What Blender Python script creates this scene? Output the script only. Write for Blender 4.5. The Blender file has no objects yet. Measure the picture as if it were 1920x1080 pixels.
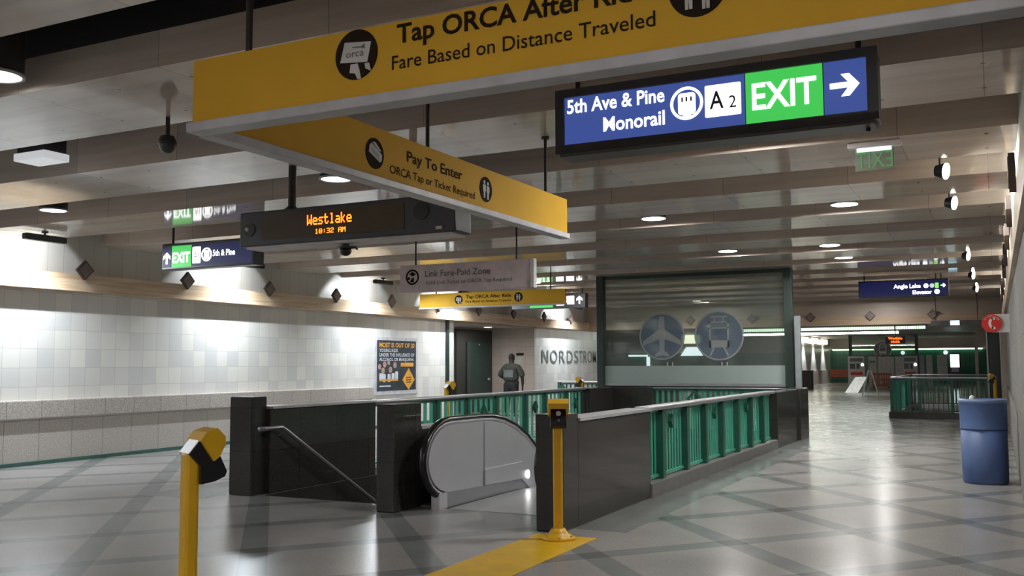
import bpy, bmesh, math, random
from mathutils import Vector, Matrix
random.seed(7)
S = bpy.context.scene
C = S.collection
PI = math.pi

# ------------------------------------------------------------------ camera, world, exposure
cam_data = bpy.data.cameras.new('camera')
cam = bpy.data.objects.new('camera', cam_data)
C.objects.link(cam)
cam_data.sensor_fit = 'HORIZONTAL'
cam_data.sensor_width = 36.0
cam_data.lens = 36.0 * 1803.2 / 1920.0
cam_data.clip_start = 0.05
cam_data.clip_end = 300
YAW, PITCH, ROLL = math.radians(26.645), math.radians(4.5294), math.radians(-0.2452)
fw = Vector((-math.sin(YAW) * math.cos(PITCH), math.cos(YAW) * math.cos(PITCH), math.sin(PITCH)))
rt = Vector((math.cos(YAW), math.sin(YAW), 0))
up = rt.cross(fw)
rt2 = rt * math.cos(ROLL) + up * math.sin(ROLL)
up2 = up * math.cos(ROLL) - rt * math.sin(ROLL)
cam.matrix_world = Matrix(((rt2.x, up2.x, -fw.x, 0), (rt2.y, up2.y, -fw.y, 0), (rt2.z, up2.z, -fw.z, 1.55), (0, 0, 0, 1)))
S.camera = cam

world = bpy.data.worlds.new('world')
S.world = world
world.use_nodes = True
world.node_tree.nodes['Background'].inputs[0].default_value = (0.5, 0.55, 0.6, 1)
world.node_tree.nodes['Background'].inputs[1].default_value = 0.02

S.view_settings.view_transform = 'Standard'
S.view_settings.look = 'None'
S.view_settings.gamma = 1
S.view_settings.use_curve_mapping = False
S.view_settings.exposure = 0.14
try:
    S.cycles.use_denoising = True
    S.cycles.max_bounces = 8
    S.cycles.diffuse_bounces = 5
    S.cycles.sample_clamp_indirect = 6.0
    S.cycles.caustics_reflective = False
    S.cycles.caustics_refractive = False
except Exception:
    pass

DOWN_E = 290.0      # emission of the downlight lenses
WASH_W = 115.0     # watts of a left wall washer
WASH_R = 230.0      # watts of a right wall spot
STRIP_E = 28.0      # emission of the far strip light tubes


# ------------------------------------------------------------------ materials
def nd(nt, kind, **kw):
    n = nt.nodes.new(kind)
    for k, v in kw.items():
        if k.startswith('i_'):
            n.inputs[k[2:].replace('_', ' ')].default_value = v
        else:
            setattr(n, k, v)
    return n


def base_mat(name, rough=0.5, metal=0.0, spec=0.5):
    m = bpy.data.materials.new(name)
    m.use_nodes = True
    b = m.node_tree.nodes['Principled BSDF']
    b.inputs['Roughness'].default_value = rough
    b.inputs['Metallic'].default_value = metal
    b.inputs['Specular IOR Level'].default_value = spec
    return m, m.node_tree, b


def world_pos(nt, scale=(1, 1, 1)):
    g = nd(nt, 'ShaderNodeNewGeometry')
    mp = nd(nt, 'ShaderNodeMapping')
    mp.inputs['Scale'].default_value = scale
    nt.links.new(g.outputs['Position'], mp.inputs['Vector'])
    return mp.outputs['Vector']


def mix_col(nt, fac, a, b):
    n = nd(nt, 'ShaderNodeMix', data_type='RGBA')
    for sock, v in ((n.inputs[0], fac), (n.inputs[6], a), (n.inputs[7], b)):
        if hasattr(v, 'is_output'):
            nt.links.new(v, sock)
        else:
            sock.default_value = v if not isinstance(v, tuple) else (v + (1,))[:4]
    return n.outputs[2]


def noise(nt, vec, scale, detail=4):
    n = nd(nt, 'ShaderNodeTexNoise')
    n.inputs['Scale'].default_value = scale
    n.inputs['Detail'].default_value = detail
    nt.links.new(vec, n.inputs['Vector'])
    return n.outputs['Fac']


def ramp(nt, fac, lo, hi):
    n = nd(nt, 'ShaderNodeMapRange')
    n.inputs['From Min'].default_value = lo
    n.inputs['From Max'].default_value = hi
    nt.links.new(fac, n.inputs['Value'])
    return n.outputs['Result']


def paint(name, col, rough=0.45, metal=0.0, var=0.12, scale=6.0, spec=0.5):
    m, nt, b = base_mat(name, rough, metal, spec)
    f = noise(nt, world_pos(nt), scale)
    dark = tuple(c * (1 - var) for c in col)
    lite = tuple(min(1, c * (1 + var)) for c in col)
    nt.links.new(mix_col(nt, ramp(nt, f, 0.3, 0.7), dark, lite), b.inputs['Base Color'])
    return m


def veined(name, a, b_, scale=(0.5, 3, 6), rough=0.3, nscale=1.5, spec=0.5):
    m, nt, b = base_mat(name, rough, 0, spec)
    f = noise(nt, world_pos(nt, scale), nscale, 6)
    nt.links.new(mix_col(nt, ramp(nt, f, 0.3, 0.7), a, b_), b.inputs['Base Color'])
    return m


def emit(name, col, strength):
    m = bpy.data.materials.new(name)
    m.use_nodes = True
    nt = m.node_tree
    b = nt.nodes['Principled BSDF']
    b.inputs['Base Color'].default_value = (*[c * 0.5 for c in col], 1)
    b.inputs['Emission Color'].default_value = (*col, 1)
    b.inputs['Emission Strength'].default_value = strength
    return m


def tiled(name, axes, size, a, b_, mortar, msize=0.006, rough=0.35, speck=0.0, spec=0.5):
    """square stone tiles laid on a wall: axes picks the two world axes of the wall"""
    m, nt, b = base_mat(name, rough, 0, spec)
    g = nd(nt, 'ShaderNodeNewGeometry')
    sp = nd(nt, 'ShaderNodeSeparateXYZ')
    cb = nd(nt, 'ShaderNodeCombineXYZ')
    nt.links.new(g.outputs['Position'], sp.inputs[0])
    nt.links.new(sp.outputs[axes[0]], cb.inputs[0])
    nt.links.new(sp.outputs[axes[1]], cb.inputs[1])
    t = nd(nt, 'ShaderNodeTexBrick')
    t.offset = 0.0
    t.inputs['Scale'].default_value = 1
    t.inputs['Brick Width'].default_value = size[0]
    t.inputs['Row Height'].default_value = size[1]
    t.inputs['Mortar Size'].default_value = msize
    t.inputs['Color1'].default_value = (*a, 1)
    t.inputs['Color2'].default_value = (*b_, 1)
    t.inputs['Mortar'].default_value = (*mortar, 1)
    nt.links.new(cb.outputs[0], t.inputs['Vector'])
    col = t.outputs['Color']
    if speck:
        f = noise(nt, world_pos(nt), 45, 3)
        dk = nd(nt, 'ShaderNodeMix', data_type='RGBA', blend_type='MULTIPLY')
        dk.inputs[0].default_value = speck
        nt.links.new(col, dk.inputs[6])
        nt.links.new(mix_col(nt, ramp(nt, f, 0.38, 0.62), (0.45, 0.43, 0.42), (1.2, 1.15, 1.1)), dk.inputs[7])
        col = dk.outputs[2]
    nt.links.new(col, b.inputs['Base Color'])
    return m


def beam_stone():
    m, nt, b = base_mat('beam_stone', 0.07, 0, 0.5)
    v = world_pos(nt, (0.35, 3.0, 7.0))
    f = noise(nt, v, 1.6, 6)
    col = mix_col(nt, ramp(nt, f, 0.3, 0.7), (0.62, 0.53, 0.46), (0.78, 0.68, 0.60))
    g = nd(nt, 'ShaderNodeNewGeometry')
    sp = nd(nt, 'ShaderNodeSeparateXYZ')
    nt.links.new(g.outputs['Position'], sp.inputs[0])
    cb = nd(nt, 'ShaderNodeCombineXYZ')
    nt.links.new(sp.outputs[0], cb.inputs[0])
    nt.links.new(sp.outputs[1], cb.inputs[1])
    t = nd(nt, 'ShaderNodeTexBrick')
    t.offset = 0.5
    t.inputs['Scale'].default_value = 1
    t.inputs['Brick Width'].default_value = 1.45
    t.inputs['Row Height'].default_value = 2.28
    t.inputs['Mortar Size'].default_value = 0.004
    t.inputs['Color1'].default_value = (0.86, 0.86, 0.88, 1)
    t.inputs['Color2'].default_value = (1.08, 1.03, 1.0, 1)
    t.inputs['Mortar'].default_value = (0.6, 0.58, 0.55, 1)
    nt.links.new(cb.outputs[0], t.inputs['Vector'])
    mul = nd(nt, 'ShaderNodeMix', data_type='RGBA', blend_type='MULTIPLY')
    mul.inputs[0].default_value = 1
    nt.links.new(col, mul.inputs[6])
    nt.links.new(t.outputs['Color'], mul.inputs[7])
    # small dark fixing holes in two rows along each beam

    def mt(op, a, b_):
        n = nd(nt, 'ShaderNodeMath', operation=op)
        for i, v_ in enumerate((a, b_)):
            if hasattr(v_, 'is_output'):
                nt.links.new(v_, n.inputs[i])
            else:
                n.inputs[i].default_value = v_
        return n.outputs[0]
    hx = mt('PINGPONG', sp.outputs[0], 0.36)
    hy = mt('SUBTRACT', mt('PINGPONG', mt('ADD', sp.outputs[1], 200 * 2.28 - 3.02), 1.14), 0.33)
    d2 = mt('ADD', mt('MULTIPLY', hx, hx), mt('MULTIPLY', hy, hy))
    hole = mt('LESS_THAN', d2, 0.00026)
    nt.links.new(mix_col(nt, hole, mul.outputs[2], (0.10, 0.085, 0.075)), b.inputs['Base Color'])
    return m


def floor_mat():
    m, nt, b = base_mat('terrazzo_floor', 0.2, 0, 0.14)
    g = nd(nt, 'ShaderNodeNewGeometry')
    sp = nd(nt, 'ShaderNodeSeparateXYZ')
    nt.links.new(g.outputs['Position'], sp.inputs[0])

    def math_(op, a, b_=None, c=None):
        n = nd(nt, 'ShaderNodeMath', operation=op)
        for i, v in enumerate((a, b_, c)):
            if v is None:
                continue
            if hasattr(v, 'is_output'):
                nt.links.new(v, n.inputs[i])
            else:
                n.inputs[i].default_value = v
        return n.outputs[0]
    u = math_('MULTIPLY', math_('ADD', sp.outputs[0], 0.35), 1 / 0.88)
    w = math_('MULTIPLY', math_('SUBTRACT', sp.outputs[1], 8.43), 1 / 1.03)
    p = math_('MULTIPLY', math_('ADD', u, w), 0.5)
    q = math_('MULTIPLY', math_('SUBTRACT', u, w), 0.5)
    da = math_('PINGPONG', p, 0.5)
    db = math_('PINGPONG', q, 0.5)
    la = math_('LESS_THAN', da, 0.085)
    lb = math_('LESS_THAN', db, 0.085)
    anyl = math_('MAXIMUM', la, lb)
    both = math_('MULTIPLY', la, lb)
    # plain border strips beside the stairwell and the left wall
    n1 = noise(nt, world_pos(nt), 1.1, 4)
    n2 = noise(nt, world_pos(nt), 60, 2)
    tile = mix_col(nt, ramp(nt, n1, 0.3, 0.7), (0.225, 0.214, 0.202), (0.278, 0.268, 0.256))
    tile = mix_col(nt, ramp(nt, n2, 0.3, 0.9), tile, (0.35, 0.337, 0.325))
    band = mix_col(nt, ramp(nt, n1, 0.3, 0.7), (0.165, 0.175, 0.170), (0.200, 0.210, 0.205))
    col = mix_col(nt, anyl, tile, band)
    col = mix_col(nt, both, col, (0.12, 0.125, 0.12))
    bx = math_('MULTIPLY', math_('GREATER_THAN', sp.outputs[0], -3.62), math_('LESS_THAN', sp.outputs[0], -3.1))
    by = math_('MULTIPLY', math_('GREATER_THAN', sp.outputs[0], -9.3), math_('LESS_THAN', sp.outputs[0], -8.3))
    yr = math_('MULTIPLY', math_('GREATER_THAN', sp.outputs[1], 8.5), math_('LESS_THAN', sp.outputs[1], 21.5))
    border = math_('MULTIPLY', math_('MAXIMUM', bx, by), yr)
    col = mix_col(nt, border, col, band)
    nt.links.new(col, b.inputs['Base Color'])
    nt.links.new(math_('ADD', math_('MULTIPLY', n1, 0.14), 0.15), b.inputs['Roughness'])
    return m


M = {}
M['floor'] = floor_mat()
M['beam'] = beam_stone()
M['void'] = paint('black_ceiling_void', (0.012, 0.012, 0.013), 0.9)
M['tile'] = tiled('cream_wall_tile', (1, 2), (0.305, 0.305), (0.62, 0.61, 0.60), (0.76, 0.74, 0.69), (0.50, 0.48, 0.46), 0.0035, 0.28)
M['tile_x'] = tiled('cream_wall_tile_cross', (0, 2), (0.305, 0.305), (0.68, 0.61, 0.56), (0.72, 0.65, 0.60), (0.5, 0.46, 0.42), 0.005, 0.35)
M['frieze'] = tiled('frieze_stone', (1, 2), (0.30, 3.0), (0.60, 0.58, 0.55), (0.68, 0.66, 0.63), (0.48, 0.46, 0.43), 0.005, 0.4)
M['granite'] = tiled('grey_granite_band', (1, 2), (0.61, 0.70), (0.52, 0.48, 0.45), (0.57, 0.53, 0.49), (0.30, 0.27, 0.25), 0.006, 0.35, 0.4)
M['granite_lip'] = tiled('grey_granite_lip', (1, 2), (0.61, 2.0), (0.50, 0.46, 0.43), (0.55, 0.51, 0.47), (0.30, 0.27, 0.25), 0.006, 0.35, 0.5)
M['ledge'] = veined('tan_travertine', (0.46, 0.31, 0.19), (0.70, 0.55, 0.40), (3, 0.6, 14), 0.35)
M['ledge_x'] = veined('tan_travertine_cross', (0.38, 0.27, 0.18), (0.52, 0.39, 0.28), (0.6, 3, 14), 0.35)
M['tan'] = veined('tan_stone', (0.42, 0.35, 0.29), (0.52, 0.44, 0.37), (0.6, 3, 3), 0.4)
M['black_granite'] = tiled('black_granite', (1, 2), (0.75, 0.52), (0.036, 0.034, 0.031), (0.044, 0.041, 0.038), (0.022, 0.021, 0.020), 0.004, 0.12, 0.35)
M['black_granite_x'] = tiled('black_granite_cross', (0, 2), (0.75, 0.52), (0.036, 0.034, 0.031), (0.044, 0.041, 0.038), (0.022, 0.021, 0.020), 0.004, 0.14, 0.35)
M['cap'] = paint('pale_stone_cap', (0.40, 0.40, 0.41), 0.35)
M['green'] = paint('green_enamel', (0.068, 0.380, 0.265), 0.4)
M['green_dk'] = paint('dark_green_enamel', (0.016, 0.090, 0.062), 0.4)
M['green_col'] = paint('green_black_steel', (0.016, 0.034, 0.026), 0.4)
M['green_wall'] = tiled('green_wall_tile', (0, 2), (0.6, 0.6), (0.020, 0.13, 0.075), (0.028, 0.16, 0.095), (0.01, 0.06, 0.04), 0.01, 0.3)
M['green_base'] = paint('dull_green_base', (0.05, 0.12, 0.10), 0.5)
M['yellow'] = paint('yellow_paint', (0.72, 0.40, 0.012), 0.4, 0, 0.06)
M['yellow_sign'] = paint('yellow_sign_panel', (0.80, 0.46, 0.045), 0.7, 0, 0.05, 2, 0.2)
M['yellow_floor'] = paint('yellow_floor_vinyl', (0.70, 0.42, 0.01), 0.35, 0, 0.1, 4)
M['sign_trim'] = paint('pale_grey_sign_trim', (0.56, 0.56, 0.60), 0.4)
M['sign_ink'] = paint('brown_black_ink', (0.028, 0.020, 0.014), 0.8, 0, 0.12, 6, 0.08)
M['sign_white'] = paint('sign_white_vinyl', (0.68, 0.66, 0.64), 0.7, 0, 0.08, 6, 0.2)
M['pink_sign'] = paint('pinkish_grey_sign_face', (0.76, 0.62, 0.62), 0.35)
M['frame'] = paint('charcoal_sign_frame', (0.050, 0.051, 0.060), 0.35)
M['frame_lt'] = paint('grey_sign_underside', (0.12, 0.12, 0.125), 0.4)
M['black'] = paint('black_plastic', (0.012, 0.012, 0.013), 0.35)
M['rubber'] = paint('black_rubber', (0.010, 0.010, 0.010), 0.25)
M['rod'] = paint('dark_bronze_rod', (0.022, 0.017, 0.014), 0.5)
M['steel'] = paint('brushed_steel', (0.66, 0.65, 0.68), 0.42, 0.65, 0.04, 2)
M['steel_dk'] = paint('dull_steel', (0.38, 0.38, 0.40), 0.38, 0.8, 0.05, 3)
M['comb'] = paint('landing_plate_alloy', (0.42, 0.43, 0.42), 0.32, 0.8, 0.06, 3)
M['blue_bin'] = paint('blue_plastic', (0.060, 0.105, 0.245), 0.5, 0, 0.06, 3)
M['bin_rim'] = paint('pale_blue_rim', (0.13, 0.19, 0.34), 0.35)
M['diamond'] = paint('bronze_plaque', (0.20, 0.155, 0.145), 0.5)
M['diamond_edge'] = paint('dark_bronze_edge', (0.075, 0.055, 0.05), 0.5)
M['bluepanel'] = emit('backlit_blue_acrylic', (0.040, 0.070, 0.26), 1.0)
M['bluedim'] = emit('dim_blue_acrylic', (0.006, 0.008, 0.05), 1.0)
M['greenpanel'] = emit('backlit_green_acrylic', (0.05, 0.50, 0.08), 1.0)
M['whiteglow'] = emit('backlit_white_acrylic', (1.0, 1.0, 1.0), 1.9)
M['led'] = emit('orange_led', (1.0, 0.20, 0.01), 3.2)
M['led_far'] = emit('red_orange_led', (1.0, 0.10, 0.01), 2.5)
M['led_face'] = paint('brown_led_window', (0.085, 0.056, 0.026), 0.55)
M['lamp'] = emit('downlight_lens', (1.0, 0.98, 0.95), DOWN_E)
M['lamp_low'] = emit('dimmer_downlight_lens', (1.0, 0.98, 0.95), DOWN_E * 0.03)
M['lamp_soft'] = emit('spot_lens', (0.95, 1.0, 0.80), 14.0)
M['lamp_dim'] = emit('dim_lens', (0.85, 0.87, 0.9), 0.5)
M['tube'] = emit('strip_tube', (0.93, 1.0, 0.93), STRIP_E)
M['cove'] = emit('cove_tube', (0.85, 1.0, 0.75), 2.2)
M['screen'] = emit('lit_screen', (0.82, 1.0, 0.97), 3.5)
M['shopglow'] = emit('lit_shop_window', (0.85, 0.92, 1.0), 1.6)
M['white'] = paint('white_board', (0.72, 0.71, 0.72), 0.5)
M['offwhite'] = paint('offwhite_panel', (0.72, 0.66, 0.66), 0.5)
M['lavender'] = paint('lavender_panel', (0.50, 0.47, 0.62), 0.5)
M['orange'] = paint('orange_barrier', (0.55, 0.10, 0.05), 0.6)
M['brown'] = paint('brown_box', (0.10, 0.07, 0.06), 0.6)
M['door_green'] = paint('door_green', (0.022, 0.055, 0.048), 0.4)
M['door_frame'] = paint('dark_door_surround', (0.040, 0.042, 0.038), 0.5)
M['red'] = paint('red_sign_face', (0.60, 0.022, 0.014), 0.5)
M['letter_grey'] = paint('grey_letter', (0.14, 0.16, 0.16), 0.4)
M['skin'] = paint('dark_skin', (0.05, 0.033, 0.025), 0.5)
M['hair'] = paint('black_hair', (0.012, 0.011, 0.010), 0.7)
M['shirt'] = paint('olive_grey_shirt', (0.050, 0.054, 0.040), 0.8)
M['shirt_panel'] = paint('grey_back_panel', (0.135, 0.145, 0.140), 0.7)
M['trouser'] = paint('black_trousers', (0.014, 0.014, 0.018), 0.8)
M['poster_dark'] = paint('poster_dark_ground', (0.045, 0.055, 0.065), 0.35, 0, 0.3, 5)
M['poster_orange'] = paint('poster_orange_ink', (0.75, 0.36, 0.05), 0.5)
M['poster_white'] = paint('poster_white_ink', (0.62, 0.65, 0.72), 0.5)
M['poster_flesh'] = paint('poster_flesh_ink', (0.42, 0.28, 0.25), 0.5)
M['tread'] = paint('stair_tread_stone', (0.10, 0.095, 0.09), 0.5)
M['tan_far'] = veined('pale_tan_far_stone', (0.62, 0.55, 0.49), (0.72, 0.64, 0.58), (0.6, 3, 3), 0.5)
M['curb'] = paint('grey_stone_curb', (0.17, 0.165, 0.16), 0.5)
M['rwall'] = tiled('grey_wall_stone', (1, 2), (0.61, 0.61), (0.21, 0.205, 0.195), (0.25, 0.24, 0.225), (0.15, 0.14, 0.135), 0.005, 0.65, 0.3, 0.15)
M['frost'] = None


def glass(name, col, alpha_mix, rough=0.02):
    """thin architectural glass: mostly clear with a tint, mirrored at grazing angles"""
    m = bpy.data.materials.new(name)
    m.use_nodes = True
    nt = m.node_tree
    nt.nodes.clear()
    out = nd(nt, 'ShaderNodeOutputMaterial')
    tr = nd(nt, 'ShaderNodeBsdfTransparent')
    tr.inputs[0].default_value = (0.80, 0.86, 0.83, 1)
    df = nd(nt, 'ShaderNodeBsdfDiffuse')
    df.inputs[0].default_value = (*col, 1)
    gl = nd(nt, 'ShaderNodeBsdfGlossy')
    gl.inputs['Roughness'].default_value = rough
    fr = nd(nt, 'ShaderNodeFresnel')
    fr.inputs[0].default_value = 1.45
    m1 = nd(nt, 'ShaderNodeMixShader')
    m1.inputs[0].default_value = alpha_mix
    m2 = nd(nt, 'ShaderNodeMixShader')
    n = noise(nt, world_pos(nt), 1.5)
    half = nd(nt, 'ShaderNodeMath', operation='MULTIPLY')
    nt.links.new(fr.outputs[0], half.inputs[0])
    half.inputs[1].default_value = 0.9
    nt.links.new(half.outputs[0], m2.inputs[0])
    nt.links.new(tr.outputs[0], m1.inputs[1])
    nt.links.new(df.outputs[0], m1.inputs[2])
    nt.links.new(m1.outputs[0], m2.inputs[1])
    nt.links.new(gl.outputs[0], m2.inputs[2])
    nt.links.new(m2.outputs[0], out.inputs[0])
    return m


M['glass'] = glass('smoke_screen_glass', (0.32, 0.36, 0.34), 0.16)
M['frost'] = glass('frosted_glass_band', (0.36, 0.44, 0.41), 0.86)
M['film_blue'] = glass('blue_film', (0.16, 0.21, 0.28), 0.62)
M['film_pale'] = glass('pale_film', (0.36, 0.39, 0.40), 0.72)
M['exit_glass'] = glass('edge_lit_glass', (0.5, 0.6, 0.5), 0.18)
M['edge_green'] = emit('edge_lit_letters', (0.06, 0.16, 0.06), 1.0)

# ------------------------------------------------------------------ object helpers
ORI = {}


def props(o, label=None, cat=None, group=None, kind=None):
    if label:
        o['label'] = label
    if cat:
        o['category'] = cat
    if group:
        o['group'] = group
    if kind:
        o['kind'] = kind
    return o


def thing(name, label, cat, loc, group=None):
    o = bpy.data.objects.new(name, None)
    o.empty_display_size = 0.2
    C.objects.link(o)
    o.location = loc
    ORI[o.name] = Vector(loc)
    return props(o, label, cat, group)


def dup(root, loc, rotz=0.0, label=None, group=None, name=None):
    def rec(o, parent):
        c = o.copy()
        C.objects.link(c)
        if parent:
            c.parent = parent
        for ch in list(o.children):
            rec(ch, c)
        return c
    r = rec(root, None)
    r.location = loc
    r.rotation_euler = (0, 0, rotz)
    if label:
        r['label'] = label
    if group:
        r['group'] = group
    return r


class Fr:
    """a flat working frame: origin o, right u, up v (unit vectors); out of the face is u x v"""
    def __init__(s, o, u, v):
        s.o, s.u, s.v = Vector(o), Vector(u).normalized(), Vector(v).normalized()
        s.n = s.u.cross(s.v)

    def p(s, x, y, d=0.0):
        return s.o + s.u * x + s.v * y + s.n * d


def FXZ(y):      # a face that looks towards -Y (at the camera); x is world X, y is world Z
    return Fr((0, y, 0), (1, 0, 0), (0, 0, 1))


def FYZ(x):      # a face that looks towards +X; x is world Y, y is world Z
    return Fr((x, 0, 0), (0, 1, 0), (0, 0, 1))


class MB:
    def __init__(s):
        s.v, s.f, s.sm = [], [], []

    def add(s, vs, fs, smooth=False):
        k = len(s.v)
        s.v += [Vector(a) for a in vs]
        s.f += [[i + k for i in f] for f in fs]
        s.sm += [smooth] * len(fs)
        return s

    def box(s, a, b):
        x0, x1 = sorted((a[0], b[0])); y0, y1 = sorted((a[1], b[1])); z0, z1 = sorted((a[2], b[2]))
        v = [(x, y, z) for x in (x0, x1) for y in (y0, y1) for z in (z0, z1)]
        return s.add(v, [(0, 1, 3, 2), (4, 6, 7, 5), (0, 4, 5, 1), (2, 3, 7, 6), (0, 2, 6, 4), (1, 5, 7, 3)])

    def bbox(s, a, b, r=0.01):
        """box with bevelled edges"""
        bm = bmesh.new()
        bmesh.ops.create_cube(bm, size=1)
        lo = Vector([min(p, q) for p, q in zip(a, b)]); hi = Vector([max(p, q) for p, q in zip(a, b)])
        for vv in bm.verts:
            vv.co = Vector([(lo[i] + hi[i]) / 2 + vv.co[i] * (hi[i] - lo[i]) for i in range(3)])
        bmesh.ops.bevel(bm, geom=bm.edges[:], offset=min(r, min(hi - lo) * 0.45), segments=2, affect='EDGES', profile=0.5)
        return s.bm(bm)

    def bm(s, bm, smooth=False):
        bm.verts.index_update()
        s.add([v.co.copy() for v in bm.verts], [[v.index for v in f.verts] for f in bm.faces], smooth)
        bm.free()
        return s

    def poly(s, fr, pts, d0, d1):
        """extruded polygon on a frame (may be concave)"""
        n = len(pts)
        area = sum(pts[i][0] * pts[(i + 1) % n][1] - pts[(i + 1) % n][0] * pts[i][1] for i in range(n))
        if area < 0:
            pts = pts[::-1]
        v = [fr.p(x, y, d0) for x, y in pts] + [fr.p(x, y, d1) for x, y in pts]
        f = [list(range(n, 2 * n)), list(range(n - 1, -1, -1))]
        f += [(i, (i + 1) % n, (i + 1) % n + n, i + n) for i in range(n)]
        if d1 < d0:
            f = [list(reversed(a)) for a in f]
        return s.add(v, f)

    def rect(s, fr, x0, y0, x1, y1, d0, d1):
        return s.poly(fr, [(x0, y0), (x1, y0), (x1, y1), (x0, y1)], d0, d1)

    def rrect(s, fr, x0, y0, x1, y1, r, d0, d1):
        pts = []
        for cx, cy, a0 in ((x1 - r, y0 + r, -90), (x1 - r, y1 - r, 0), (x0 + r, y1 - r, 90), (x0 + r, y0 + r, 180)):
            for k in range(5):
                a = math.radians(a0 + k * 22.5)
                pts.append((cx + r * math.cos(a), cy + r * math.sin(a)))
        return s.poly(fr, pts, d0, d1)

    def disc(s, fr, cx, cy, r, d0, d1, n=32):
        return s.poly(fr, [(cx + r * math.cos(2 * PI * k / n), cy + r * math.sin(2 * PI * k / n)) for k in range(n)], d0, d1)

    def ring(s, fr, cx, cy, r0, r1, d0, d1, n=32):
        v, f = [], []
        for k in range(n):
            c, t = math.cos(2 * PI * k / n), math.sin(2 * PI * k / n)
            for r, d in ((r0, d0), (r1, d0), (r1, d1), (r0, d1)):
                v.append(fr.p(cx + r * c, cy + r * t, d))
        for k in range(n):
            a, b = 4 * k, 4 * ((k + 1) % n)
            for i in range(4):
                j = (i + 1) % 4
                f.append((a + i, b + i, b + j, a + j))
        return s.add(v, f)

    def cyl(s, p, q, r, r2=None, n=16, cap=True):
        p, q = Vector(p), Vector(q)
        r2 = r if r2 is None else r2
        d = (q - p).normalized()
        a = d.orthogonal().normalized()
        b = d.cross(a)
        v = []
        for k in range(n):
            t = 2 * PI * k / n
            e = a * math.cos(t) + b * math.sin(t)
            v += [p + e * r, q + e * r2]
        s.add(v, [(2 * k, 2 * ((k + 1) % n), 2 * ((k + 1) % n) + 1, 2 * k + 1) for k in range(n)], True)
        if cap:
            s.add([v[2 * k] for k in range(n)], [list(range(n - 1, -1, -1))])
            s.add([v[2 * k + 1] for k in range(n)], [list(range(n))])
        return s

    def lathe(s, c, prof, n=28):
        """profile of (radius, z) turned about a vertical axis at c"""
        v, f = [], []
        for k in range(n):
            t = 2 * PI * k / n
            for r, z in prof:
                v.append((c[0] + r * math.cos(t), c[1] + r * math.sin(t), c[2] + z))
        m = len(prof)
        for k in range(n):
            for i in range(m - 1):
                a, b = k * m, ((k + 1) % n) * m
                f.append((a + i, b + i, b + i + 1, a + i + 1))
        return s.add(v, f, True)

    def sphere(s, c, r, sc=(1, 1, 1), n=16):
        bm = bmesh.new()
        bmesh.ops.create_uvsphere(bm, u_segments=n, v_segments=n // 2, radius=1)
        for vv in bm.verts:
            vv.co = Vector((c[0] + vv.co.x * r * sc[0], c[1] + vv.co.y * r * sc[1], c[2] + vv.co.z * r * sc[2]))
        return s.bm(bm, True)

    def tube(s, pts, r, n=10, flat=1.0):
        """a bar swept along points"""
        pts = [Vector(p) for p in pts]
        v, f = [], []
        for i, p in enumerate(pts):
            d = (pts[min(i + 1, len(pts) - 1)] - pts[max(i - 1, 0)]).normalized()
            a = Vector((1, 0, 0)) if abs(d.x) < 0.9 else Vector((0, 1, 0))
            a = (a - d * a.dot(d)).normalized()
            b = d.cross(a)
            for k in range(n):
                t = 2 * PI * k / n
                v.append(p + a * math.cos(t) * r + b * math.sin(t) * r * flat)
        for i in range(len(pts) - 1):
            for k in range(n):
                k2 = (k + 1) % n
                f.append((i * n + k, i * n + k2, (i + 1) * n + k2, (i + 1) * n + k))
        f.append(list(range(n - 1, -1, -1)))
        f.append([(len(pts) - 1) * n + k for k in range(n)])
        return s.add(v, f, True)

    def build(s, name, m, parent=None, label=None):
        root = parent
        while root is not None and root.parent is not None:
            root = root.parent
        off = ORI.get(root.name, Vector((0, 0, 0))) if root is not None else Vector((0, 0, 0))
        me = bpy.data.meshes.new(name)
        me.from_pydata([tuple(v - off) for v in s.v], [], s.f)
        me.polygons.foreach_set('use_smooth', s.sm)
        me.materials.append(M[m] if isinstance(m, str) else m)
        bm = bmesh.new(); bm.from_mesh(me)
        bmesh.ops.recalc_face_normals(bm, faces=bm.faces[:])
        bm.to_mesh(me); bm.free()
        me.update()
        o = bpy.data.objects.new(name, me)
        C.objects.link(o)
        if parent is not None:
            o.parent = parent
        if label:
            o['label'] = label
        return o


def struct(name, mb, m):
    return props(mb.build(name, m), kind='structure')


_fonts = {}


def lettering(mb, text, fr, x0, x1, base, cap, d0, d1, bold=0.0, mirror=False):
    """letters set on a frame: from x0 to x1, baseline base, capital height cap"""
    cu = bpy.data.curves.new('lettering_curve', 'FONT')
    cu.body = text
    cu.size = 1.0
    cu.offset = bold
    cu.resolution_u = 3
    cu.fill_mode = 'FRONT'
    ob = bpy.data.objects.new('lettering_curve', cu)
    C.objects.link(ob)
    dg = bpy.context.evaluated_depsgraph_get()
    me = bpy.data.meshes.new_from_object(ob.evaluated_get(dg))
    vs = [v.co.copy() for v in me.vertices]
    fs = [list(p.vertices) for p in me.polygons]
    bpy.data.objects.remove(ob)
    bpy.data.curves.remove(cu)
    bpy.data.meshes.remove(me)
    if not vs:
        return mb
    xa, xb = min(v.x for v in vs), max(v.x for v in vs)
    sx = (x1 - x0) / (xb - xa)
    sy = cap / (0.70 + bold)
    out = []
    for v in vs:
        t = (v.x - xa) * sx
        out.append(fr.p(x1 - t if mirror else x0 + t, base + v.y * sy, d1))
    return mb.add(out, fs)


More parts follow.
